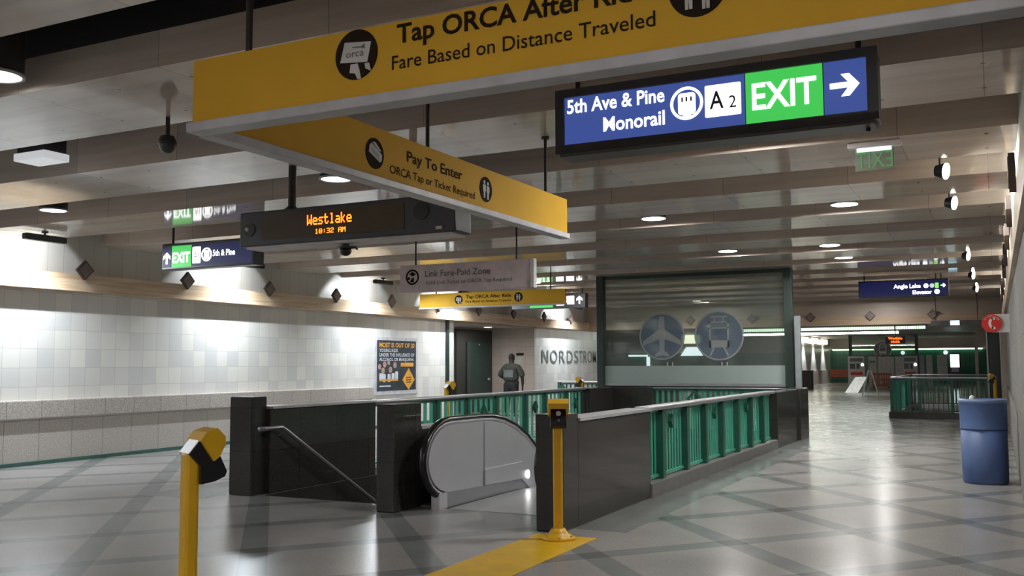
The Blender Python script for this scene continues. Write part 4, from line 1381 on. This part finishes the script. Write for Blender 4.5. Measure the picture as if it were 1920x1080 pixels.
# ------------------------------------------------------------------ fare readers, floor strip, bin
def fare_reader(x, y, rot, label):
    t = thing('fare_reader_post', label, 'fare reader', (x, y, 0), 'yellow fare card readers')
    # local frame: the reader face looks towards local +X before turning
    mb = MB().lathe((x, y, 0), [(0.0, 0.0), (0.15, 0.0), (0.15, 0.025), (0.10, 0.04), (0.075, 0.075), (0.06, 0.10), (0.0, 0.10)])
    fl_ = mb.build('base_flange', 'yellow', t)
    mb = MB()
    for k in range(6):
        a = k * PI / 3
        mb.cyl((x + 0.125 * math.cos(a), y + 0.125 * math.sin(a), 0.025), (x + 0.125 * math.cos(a), y + 0.125 * math.sin(a), 0.042), 0.012, n=8)
    mb.build('anchor_bolt', 'yellow', fl_)
    MB().bbox((x - 0.038, y - 0.042, 0.05), (x + 0.038, y + 0.042, 1.135), 0.02).build('column', 'yellow', t)
    # hood: a bent yellow head leaning over the reader
    fr_h = Fr((x, y, 0), (1, 0, 0), (0, 0, 1))
    cheek = [(0.020, 1.185), (0.050, 1.222), (0.100, 1.238), (0.135, 1.200), (0.138, 1.155), (0.113, 1.105), (0.085, 1.085)]
    cover = [(0.015, 1.185), (0.047, 1.226), (0.102, 1.243), (0.141, 1.203), (0.143, 1.155), (0.133, 1.155), (0.131, 1.198), (0.098, 1.232), (0.052, 1.216), (0.025, 1.180)]
    mb = MB().poly(fr_h, cheek, -0.090, -0.068).poly(fr_h, cheek, 0.068, 0.090).poly(fr_h, cover, -0.090, 0.090)
    mb.build('hood', 'yellow', t)
    rd = [(-0.030, 1.125), (0.020, 1.186), (0.060, 1.195), (0.128, 1.100), (0.160, 1.030), (0.150, 1.005), (0.100, 0.985), (0.030, 0.975), (0.028, 1.06)]
    rb = MB().poly(fr_h, rd, -0.068, 0.068).build('reader_body', 'black', t)
    fa = Fr((x + 0.137, y, 1.075), (0, 1, 0), (-0.40, 0, 0.92))
    MB().disc(fa, 0.0, 0.04, 0.022, 0.0, 0.012, 18).build('target_ring', 'sign_white', rb)
    MB().disc(fa, 0.0, -0.025, 0.012, -0.002, 0.010, 12).build('indicator', 'frame_lt', rb)
    MB().poly(fr_h, [(-0.034, 1.128), (0.014, 1.188), (0.020, 1.184), (-0.028, 1.124)], -0.055, 0.055).build('display_window', 'lamp_dim', rb)
    t.rotation_euler = (0, 0, rot)
    return t


r0 = fare_reader(-3.54, 3.54, math.radians(66), 'yellow fare card reader post at lower left, nearest the camera, seen from behind')
dup(r0, (-3.53, 7.93, 0), math.radians(-62), 'yellow fare reader post before the right granite wall, on the yellow floor strip')
dup(r0, (-9.0, 15.25, 0), math.radians(60), 'yellow fare card reader post behind the left green railing, in front of the poster wall')
dup(r0, (-8.95, 21.6, 0), math.radians(180), 'yellow fare card reader beyond the left railing, below the store lettering')
dup(r0, (-0.06, 29.3, 0), math.radians(190), 'yellow fare card reader at the right end of the far railing')
fs_ = props(MB().box((-3.82, 3.3, 0), (-3.24, 8.12, 0.004)).build('floor_strip', 'yellow_floor'), 'broad yellow strip stuck on the floor leading to the reader post', 'floor marking')

bn = thing('trash_bin', 'blue cylindrical plastic bin by the right wall', 'bin', (-0.18, 13.96, 0))
c0 = (-0.18, 13.96, 0)
MB().lathe(c0, [(0.0, 0.0), (0.255, 0.0), (0.268, 0.02), (0.268, 0.10), (0.272, 0.12), (0.275, 0.69), (0.0, 0.69)], 40).build('body', 'blue_bin', bn)
MB().lathe(c0, [(0.0, 0.69), (0.283, 0.69), (0.283, 0.70), (0.278, 0.715), (0.283, 1.02), (0.290, 1.04), (0.290, 1.065), (0.275, 1.075), (0.255, 1.07), (0.225, 0.97), (0.0, 0.95)], 40).build('lid', 'blue_bin', bn)
MB().lathe(c0, [(0.284, 1.022), (0.294, 1.03), (0.294, 1.062), (0.278, 1.078), (0.262, 1.076)], 40).build('rim', 'bin_rim', bn)
MB().sphere((-0.30, 13.74, 1.085), 0.035, (1, 0.6, 1.3), 10).build('crumpled_litter', 'white', bn)

# red phone sign on the right wall
ph = thing('phone_sign', 'round red telephone sign with a white handset on the right wall', 'sign', (0.05, 20, 2.1))
f = FXZ(20.0)
cx, cz = -0.05, 2.27
MB().box((-0.05, 20.005, 2.10), (XR, 20.03, 2.44)).build('bracket_plate', 'sign_white', ph)
MB().disc(f, cx, cz, 0.17, 0.0, 0.03, 40).build('disc', 'red', ph)
pts = []
for k in range(13):
    a = math.radians(110 + k * 140 / 12)
    pts.append((cx + 0.045 + 0.10 * math.cos(a), cz + 0.115 * math.sin(a)))
for k in range(12, -1, -1):
    a = math.radians(110 + k * 140 / 12)
    pts.append((cx + 0.055 + 0.062 * math.cos(a), cz + 0.080 * math.sin(a)))
mb = MB().poly(f, pts, 0.03, 0.034)
mb.rrect(f, cx - 0.005, cz + 0.065, cx + 0.06, cz + 0.11, 0.012, 0.03, 0.034).rrect(f, cx - 0.005, cz - 0.11, cx + 0.06, cz - 0.065, 0.012, 0.03, 0.034)
mb.build('handset_pictogram', 'sign_white', ph)
mb = MB()
for i, ch in enumerate('TELEPHONE'):
    a = math.radians(150 - i * 15)
    fx = Fr(f.p(cx + 0.135 * math.cos(a), cz + 0.135 * math.sin(a), 0.03), (math.sin(a), 0, -math.cos(a)), (math.cos(a), 0, math.sin(a)))
    lettering(mb, ch, fx, -0.012, 0.012, -0.012, 0.024, 0, 0.003, 0.02)
mb.build('lettering', 'sign_white', ph)

pk = thing('booth_partition', 'tall dark green partition with pale edges beside the far right wall', 'partition', (0.0, 31, 0))
MB().bbox((-0.20, 31.0, 0), (0.10, 31.6, 2.45), 0.01).build('panel', 'green_col', pk)
MB().bbox((-0.245, 30.98, 0), (-0.20, 31.62, 2.47), 0.006).build('edge_strip', 'sign_trim', pk)
MB().bbox((0.10, 30.98, 0), (0.135, 31.62, 2.47), 0.006).build('edge_strip', 'cap', pk)


# ------------------------------------------------------------------ person
def skin_mesh(nodes, edges, name, m, parent, sub=2):
    off = ORI[parent.name]
    me = bpy.data.meshes.new(name)
    me.from_pydata([tuple(Vector(p[:3]) - off) for p in nodes], edges, [])
    o = bpy.data.objects.new(name, me)
    C.objects.link(o)
    md = o.modifiers.new('skin', 'SKIN')
    md.use_smooth_shade = True
    md.branch_smoothing = 0.6
    for i, p in enumerate(nodes):
        r = p[3]
        me.skin_vertices[0].data[i].radius = (r, r) if not isinstance(r, tuple) else r
        me.skin_vertices[0].data[i].use_root = (i == 0)
    sd = o.modifiers.new('sub', 'SUBSURF')
    sd.levels = sd.render_levels = sub
    dg = bpy.context.evaluated_depsgraph_get()
    m2 = bpy.data.meshes.new_from_object(o.evaluated_get(dg))
    bpy.data.objects.remove(o)
    m2.materials.clear()
    m2.materials.append(M[m])
    for p in m2.polygons:
        p.use_smooth = True
    r = bpy.data.objects.new(name, m2)
    C.objects.link(r)
    r.parent = parent
    return r


GX, GYY = -12.84, 25.5
pe = thing('person', 'guard seen from behind in an olive-grey shirt and black trousers, facing the alcove wall', 'person', (GX, GYY, 0))


def P(x, y, z, r):
    return (GX + x, GYY + y, z, r)


body = [P(0, 0, 1.00, (0.17, 0.13)), P(0, 0.0, 1.18, (0.185, 0.14)), P(0, 0, 1.36, (0.19, 0.13)), P(0, 0.0, 1.49, (0.12, 0.09)), P(0, 0.02, 1.57, 0.065), P(0, 0.04, 1.66, (0.085, 0.10)), P(0, 0.05, 1.77, (0.08, 0.10)),
        P(-0.21, 0.0, 1.47, 0.075), P(-0.36, 0.02, 1.20, 0.06), P(-0.30, 0.24, 1.12, 0.045), P(-0.25, 0.31, 1.11, 0.037),
        P(0.21, 0.0, 1.47, 0.075), P(0.36, 0.02, 1.20, 0.06), P(0.335, 0.10, 0.99, 0.045), P(0.30, 0.14, 0.90, 0.037),
        P(-0.10, 0, 0.86, 0.10), P(-0.13, 0.01, 0.50, 0.07), P(-0.14, -0.02, 0.10, 0.045), P(-0.15, 0.12, 0.04, 0.04),
        P(0.10, 0, 0.86, 0.10), P(0.13, 0.01, 0.50, 0.07), P(0.14, -0.02, 0.10, 0.045), P(0.15, 0.12, 0.04, 0.04)]
edges = [(0, 1), (1, 2), (2, 3), (3, 4), (4, 5), (5, 6), (3, 7), (7, 8), (8, 9), (9, 10), (3, 11), (11, 12), (12, 13), (13, 14), (0, 15), (15, 16), (16, 17), (17, 18), (0, 19), (19, 20), (20, 21), (21, 22)]
# five fingers on each hand
for wi, (hx, hy, hz), dr_ in ((10, (-0.25, 0.31, 1.11), Vector((0.25, 0.9, -0.2))), (14, (0.30, 0.14, 0.90), Vector((0.0, 0.25, -0.95)))):
    dr_.normalize()
    sd_ = dr_.cross(Vector((0, 0.3, 1))).normalized() if wi == 10 else Vector((0.2, 1, 0.2)).normalized()
    for q, ln in ((-0.024, 0.085), (-0.008, 0.098), (0.008, 0.092), (0.024, 0.072)):
        a = Vector((hx, hy, hz)) + dr_ * 0.05 + sd_ * q
        b = a + dr_ * ln * 0.55
        c_ = b + (dr_ + Vector((0, 0.1, -0.5))).normalized() * ln * 0.45
        i0 = len(body)
        body += [P(*a, 0.011), P(*b, 0.0095), P(*c_, 0.008)]
        edges += [(wi, i0), (i0, i0 + 1), (i0 + 1, i0 + 2)]
    a = Vector((hx, hy, hz)) + sd_ * 0.035 + dr_ * 0.01
    b = a + (dr_ + sd_ * 0.8).normalized() * 0.045
    i0 = len(body)
    body += [P(*a, 0.012), P(*b, 0.010)]
    edges += [(wi, i0), (i0, i0 + 1)]
skin_mesh(body, edges, 'body', 'skin', pe)
shirt = [P(0, 0, 1.00, (0.26, 0.21)), P(0, 0, 1.18, (0.27, 0.21)), P(0, 0, 1.36, (0.27, 0.19)), P(0, 0.0, 1.49, (0.18, 0.13)), P(0, 0.015, 1.57, 0.095),
         P(-0.235, 0, 1.47, 0.12), P(-0.335, 0.015, 1.28, 0.105), P(-0.37, 0.03, 1.16, 0.10), P(0.235, 0, 1.47, 0.12), P(0.335, 0.015, 1.28, 0.105), P(0.37, 0.03, 1.16, 0.10)]
sh = skin_mesh(shirt, [(0, 1), (1, 2), (2, 3), (3, 4), (3, 5), (5, 6), (6, 7), (3, 8), (8, 9), (9, 10)], 'shirt', 'shirt', pe)
bpn = MB()
for k in range(8):
    for j in range(4):
        x0_, x1_ = -0.16 + 0.04 * k, -0.16 + 0.04 * (k + 1)
        z0_, z1_ = 1.16 + 0.055 * j, 1.16 + 0.055 * (j + 1)
        yy = lambda x: -0.205 + 0.9 * x * x
        bpn.add([(GX + x0_, GYY + yy(x0_), z0_), (GX + x1_, GYY + yy(x1_), z0_), (GX + x1_, GYY + yy(x1_), z1_), (GX + x0_, GYY + yy(x0_), z1_)], [(0, 1, 2, 3)], True)
bpn.build('back_panel', 'shirt_panel', pe)
tro = [P(0, 0, 1.14, (0.24, 0.20)), P(0, 0, 1.0, (0.29, 0.23)), P(-0.12, 0, 0.84, 0.16), P(-0.135, 0.01, 0.5, 0.095), P(-0.14, -0.01, 0.12, 0.08), P(0.12, 0, 0.84, 0.16), P(0.135, 0.01, 0.5, 0.095), P(0.14, -0.01, 0.12, 0.08)]
skin_mesh(tro, [(0, 1), (1, 2), (2, 3), (3, 4), (1, 5), (5, 6), (6, 7)], 'trousers', 'trouser', pe)
mb = MB()
for s in (-1, 1):
    mb.sphere((GX + s * 0.145, GYY + 0.05, 0.05), 0.05, (1.1, 2.8, 1.0), 12)
mb.build('shoes', 'black', pe)
mb = MB().sphere((GX, GYY + 0.045, 1.755), 0.10, (0.92, 1.08, 1.12), 20)
mb.build('hair', 'hair', pe)
mb = MB()
for s in (-1, 1):
    mb.sphere((GX + s * 0.088, GYY + 0.05, 1.70), 0.028, (0.5, 0.8, 1.2), 10)
mb.build('ears', 'skin', pe)
mb = MB().sphere((GX, GYY + 0.145, 1.685), 0.018, (0.8, 1.3, 1.4), 10)
mb.sphere((GX - 0.035, GYY + 0.128, 1.715), 0.012, (1.2, 0.6, 0.7), 8).sphere((GX + 0.035, GYY + 0.128, 1.715), 0.012, (1.2, 0.6, 0.7), 8).sphere((GX, GYY + 0.132, 1.645), 0.02, (1.3, 0.5, 0.4), 8)
mb.build('face_features', 'skin', pe)
MB().bbox((GX + 0.17, GYY - 0.06, 0.92), (GX + 0.25, GYY + 0.04, 1.06), 0.015).build('radio_pouch', 'black', pe)

# ------------------------------------------------------------------ far concourse
sl = thing('strip_light', 'long bright fluorescent strip light across the far lower ceiling', 'ceiling light', (-7.1, 50, 3.0))
MB().box((-11.8, 50.03, 3.31), (-2.9, 50.5, 3.418)).box((-11.8, 50.02, 3.07), (-2.9, 50.06, 3.31)).build('housing', 'frame_lt', sl)
mb = MB()
for k in range(88):
    mb.box((-11.75 + 0.1 * k, 49.97, 3.16), (-11.75 + 0.1 * k + 0.075, 50.02, 3.30))
mb.build('upper_lens', emit('ribbed_lens', (0.75, 0.95, 0.72), 1.6), sl)
MB().box((-11.75, 50.1, 2.97), (-4.2, 50.3, 3.06)).build('lower_tube', 'tube', sl)
mb = MB()
for x in (-11, -8, -5, -3.5):
    mb.box((x - 0.03, 50.15, 3.06), (x + 0.03, 50.25, 3.32))
mb.build('tube_bracket', 'offwhite', sl)
p0 = thing('far_fill_panel', 'unseen flat lit panel added behind the cross wall to brighten the far concourse', 'ceiling light', (-2.5, 37, 3.41), 'unseen fill panels added in the lower ceiling')  # added panels, hidden by the lintel, that brighten the far concourse
MB().box((-3.1, 36.7, 3.40), (-1.9, 37.3, 3.42)).build('lens', emit('fill_panel_lens', (1.0, 0.94, 0.90), 4.5), p0)
MB().box((-3.14, 36.66, 3.395), (-3.1, 37.34, 3.42)).box((-1.9, 36.66, 3.395), (-1.86, 37.34, 3.42)).box((-3.1, 36.66, 3.395), (-1.9, 36.7, 3.42)).box((-3.1, 37.3, 3.395), (-1.9, 37.34, 3.42)).build('trim', 'offwhite', p0)
for x in (-2.5, -6.5, -10.5, -18):
    for y in (37, 41, 45):
        if (x, y) != (-2.5, 37):
            dup(p0, (x, y, 3.41), 0)
cv = thing('cove_light', 'thin pale green cove light along the top of the far green wall', 'wall light', (-6, 79.9, 2.9))
MB().box((-11.6, 79.85, 2.52), (-0.9, 80.0, 2.62)).build('lens', 'cove', cv)
MB().box((-11.6, 79.82, 2.62), (-0.9, 80.0, 2.68)).build('hood', 'tan', cv)

lb_ = ['leftmost', 'second from the left', 'third from the left', 'rightmost']
w0 = thing('wall_light', 'leftmost yellow-white wall light above the far white wall at left', 'wall light', (-11.5, 64.5, 3.0), 'row of wall lights on the far white wall')
MB().bbox((-11.8, 64.3, 2.95), (-11.45, 64.7, 3.3), 0.04).build('shade', emit('warm_wall_lamp', (1.0, 0.97, 0.76), 8.0), w0)
MB().box((-11.8, 64.4, 3.3), (-11.72, 64.6, 3.4)).build('bracket', 'frame_lt', w0)
o = spot((0, 0, 0), (-0.35, 0, -1), 300.0, 85, 0.6, (0.95, 0.97, 1.0), 0.05)
o.name = 'lamp_beam'
o.parent = w0
o.location = (0.12, 0, -0.09)
for k, y in enumerate((68.0, 72.0, 76.3)):
    dup(w0, (-11.5, y, 3.0), 0, lb_[k + 1] + ' yellow-white wall light above the far white wall at left')

g2 = thing('glass_screen', 'far glass screen with two thin dark posts and one grey train roundel', 'glass screen', (-6.7, 69, 1.9))
MB().box((-8.95, 68.95, 0), (-8.75, 69.1, 3.418)).build('post', 'green_col', g2)
MB().box((-4.78, 68.95, 0), (-4.58, 69.1, 3.418)).build('post', 'green_col', g2)
MB().box((-8.75, 69.01, 2.02), (-4.78, 69.03, 3.418)).build('clear_pane', 'glass', g2)
roundel(-6.79, 2.42, 0.57, 'train', g2, FXZ(69.0), ('letter_grey', 'offwhite'))
MB().box((-8.75, 68.99, 1.98), (-4.78, 69.05, 2.03)).build('sill', 'green_col', g2)

ld = thing('departure_board', 'small glowing red-orange LED board far away under the strip light', 'display board', (-4.3, 50, 2.6))
MB().bbox((-4.75, 49.6, 2.45), (-3.85, 49.75, 2.82), 0.02).build('housing', 'frame', ld)
lettering(MB(), 'Westlake', FXZ(49.6), -4.62, -3.98, 2.66, 0.12, 0, 0.006, 0.05).build('lettering', 'led_far', ld)
lettering(MB(), '10:32', FXZ(49.6), -4.5, -4.1, 2.50, 0.10, 0, 0.006, 0.05).build('lettering', 'led_far', ld)
MB().cyl((-4.3, 49.68, 2.82), (-4.3, 49.68, 3.42), 0.03, n=8).build('hanger_pole', 'rod', ld)


def ticket_machine(x0, x1, y, label):
    t = thing('ticket_machine', label, 'ticket machine', ((x0 + x1) / 2, y, 0), 'far ticket machines')
    f = FXZ(y)
    MB().bbox((x0, y, 0), (x1, y + 0.6, 1.97), 0.03).build('cabinet', 'offwhite', t)
    w_ = x1 - x0
    MB().rect(f, x0 + 0.12 * w_, 1.62, x1 - 0.12 * w_, 1.85, 0, 0.01).build('header_panel', 'letter_grey', t)
    MB().rect(f, x0 + 0.12 * w_, 1.15, x0 + 0.42 * w_, 1.5, 0, 0.01).build('display', 'frame', t)
    MB().rect(f, x0 + 0.5 * w_, 1.15, x0 + 0.68 * w_, 1.5, 0, 0.01).build('keypad', 'frame', t)
    MB().disc(f, x0 + 0.85 * w_, 1.42, 0.09, 0, 0.015, 16).build('lit_button', 'screen', t)
    MB().rect(f, x0 + 0.15 * w_, 0.75, x1 - 0.15 * w_, 0.95, 0, 0.01).build('tray', 'orange', t)
    return t


ticket_machine(-8.65, -7.6, 66, 'far ticket machine left of the folding board, with a small blue-white light')
ticket_machine(-5.35, -4.45, 66, 'far ticket machine right of the grey panels, above the far railing')


def panel(name, label, cat, x0, x1, y, z0, z1, m, th=0.12, band=None):
    t = thing(name, label, cat, ((x0 + x1) / 2, y, 0))
    MB().bbox((x0, y, z0), (x1, y + th, z1), 0.02).build('board', m, t)
    if z0 > 0.02:
        for x in (x0 + 0.06, x1 - 0.06):
            MB().box((x - 0.03, y + 0.02, 0), (x + 0.03, y + th - 0.02, z0)).build('leg', 'frame_lt', t)
    if band:
        MB().rect(FXZ(y), x0 + 0.15 * (x1 - x0), band[0], x1 - 0.15 * (x1 - x0), band[1], 0, 0.01).build('dark_band', 'frame', t)
    return t


panel('information_panel', 'narrow pale far panel right of the left ticket machine, with a dark band', 'panel', -7.5, -7.0, 67, 0, 1.95, 'offwhite', band=(1.55, 1.66))
panel('information_panel', 'wide blank grey far panel directly below the far roundel', 'panel', -6.95, -5.98, 67.5, 0, 1.93, 'offwhite')
panel('information_panel', 'narrow blank far panel left of the right ticket machine', 'panel', -5.92, -5.42, 67.5, 0, 1.95, 'offwhite')
panel('information_panel', 'lavender far panel right of the right ticket machine', 'panel', -4.4, -4.1, 66.5, 0, 2.0, 'lavender')
panel('information_panel', 'slim off-white far panel between lavender panel and dark gap', 'panel', -3.98, -3.62, 66.5, 0, 2.02, 'offwhite')
panel('information_panel', 'wide off-white far panel left of the glowing screen', 'panel', -3.35, -2.75, 66.5, 0.6, 2.02, 'offwhite')
ns = thing('lit_screen', 'glowing white advertising screen above the far railing', 'screen', (-2.3, 66, 0))
MB().bbox((-2.62, 66.0, 0.0), (-2.0, 66.3, 2.1), 0.03).build('cabinet', 'frame', ns)
MB().rect(FXZ(66.0), -2.56, 1.25, -2.06, 2.04, 0, 0.012).build('screen', 'screen', ns)
MB().rect(FXZ(66.0), -2.5, 0.95, -2.12, 1.2, 0, 0.012).build('lower_image', 'lavender', ns)
for x, lb in ((-6.4, 'small white globe light on the far green wall, beside the roundel'), (-3.4, 'small white globe light on the far green wall, above the glowing screen')):
    t = thing('globe_light', lb, 'wall light', (x, 79.7, 2.3))
    MB().sphere((x, 79.7, 2.3), 0.15).build('globe', 'shopglow', t)
    MB().cyl((x, 79.7, 2.3), (x, 80, 2.3), 0.04, n=8).build('bracket', 'frame_lt', t)


def barrier(x0, x1, y, z0, z1, label):
    t = thing('construction_barrier', label, 'barrier', ((x0 + x1) / 2, y, 0))
    n = max(3, round((x1 - x0) / 0.13))
    mb = MB()
    for k in range(n + 1):
        x = x0 + (x1 - x0) * k / n
        mb.box((x - 0.03, y - 0.02, z0), (x + 0.03, y + 0.02, z1))
    for z in (z0 + 0.04, (z0 + z1) / 2, z1 - 0.06):
        mb.box((x0, y - 0.025, z - 0.05), (x1, y + 0.025, z + 0.05))
    mb.build('mesh_panel', 'orange', t)
    for x in (x0 + 0.1, x1 - 0.1):
        MB().box((x - 0.08, y - 0.25, 0), (x + 0.08, y + 0.25, 0.06)).box((x - 0.03, y - 0.03, 0.06), (x + 0.03, y + 0.03, z0 + 0.02)).build('foot', 'frame', t)
    return t


barrier(-6.95, -5.85, 64, 0.1, 0.9, 'orange-red mesh barrier below the wide grey far panel')
barrier(-11.2, -9.4, 76, 0.5, 1.05, 'orange-red barrier at the foot of the far green wall at left')
bx = thing('planter_box', 'dark brown slatted box far away just right of the steel column', 'box', (-10.3, 60, 0))
mb = MB().bbox((-10.65, 60, 0), (-9.98, 60.7, 1.08), 0.02)
mb.build('body', 'brown', bx)
mb = MB()
for k in range(6):
    x = -10.6 + k * 0.115
    mb.box((x, 59.98, 0.05), (x + 0.05, 60.0, 0.98))
mb.build('slats', 'black', bx)
MB().bbox((-10.67, 59.97, 1.0), (-9.96, 60.72, 1.10), 0.01).build('top', 'black', bx)


def a_frame(x, y, rot, w_, h, spread, label):
    t = thing('a_frame_board', label, 'sign board', (x, y, 0))
    f = lambda s: [Vector((x + s * spread, y, 0)), Vector((x + s * 0.03, y, h))]
    for s in (-1, 1):
        b, tt = f(s)
        mb = MB()
        e = Vector((0, w_ / 2, 0))
        n = Vector((0.05 * s, 0, 0.005))
        vs = [b - e, b + e, tt + e, tt - e, b - e + n, b + e + n, tt + e + n, tt - e + n]
        mb.add(vs, [(0, 1, 2, 3), (7, 6, 5, 4), (0, 4, 5, 1), (1, 5, 6, 2), (2, 6, 7, 3), (3, 7, 4, 0)])
        mb.build('board', 'white', t)
    MB().box((x - 0.05, y - w_ / 2, h - 0.03), (x + 0.05, y + w_ / 2, h)).build('hinge', 'white', t)
    t.rotation_euler = (0, 0, rot)
    return t


a_frame(-5.36, 48.3, math.radians(7), 0.6, 1.18, 0.33, 'white folding A-frame board standing open, seen from its side')
t = thing('a_frame_board', 'white sign board leaning back left of the A-frame board', 'sign board', (-6.7, 53, 0))
MB().add([(-7.1, 52.7, 0), (-6.45, 52.7, 0), (-6.05, 53.4, 0.82), (-6.65, 53.4, 0.80), (-7.1, 52.74, 0), (-6.45, 52.74, 0), (-6.05, 53.44, 0.80), (-6.65, 53.44, 0.78)],
         [(0, 1, 2, 3), (7, 6, 5, 4), (0, 4, 5, 1), (1, 5, 6, 2), (2, 6, 7, 3), (3, 7, 4, 0)]).build('board', 'white', t)
MB().box((-6.2, 53.40, 0), (-6.15, 53.9, 0.03)).tube([(-6.3, 53.42, 0.76), (-6.2, 53.85, 0.02)], 0.02, 8).build('prop_leg', 'offwhite', t)

# things seen through the glass, in front of the store wall
sw = thing('shop_window', 'bright lit shop window seen through the glass between the two roundels', 'window display', (-17.8, 61.9, 0))
MB().box((-18.5, 61.8, 2.85), (-17.3, 61.95, 3.40)).build('upper_pane', emit('warm_shop_glow', (1.0, 0.95, 0.75), 1.6), sw)
MB().poly(FXZ(61.8), [(-18.6, 2.05), (-17.1, 2.05), (-17.5, 2.62), (-18.2, 2.62)], -0.1, 0.0).build('display_table', 'shopglow', sw)
MB().box((-18.7, 61.85, 2.62), (-17.0, 61.95, 2.85)).build('transom', 'tan', sw)
sb = thing('shelf_light', 'thin white glowing shelf edge seen through the glass left of the airport roundel', 'shelf light', (-21.5, 61.9, 2.1))
MB().box((-22.2, 61.75, 2.02), (-20.9, 61.95, 2.14)).build('shelf_edge', 'shopglow', sb)
MB().box((-20.95, 61.8, 1.35), (-20.75, 61.95, 2.0)).build('side_panel', 'shopglow', sb)
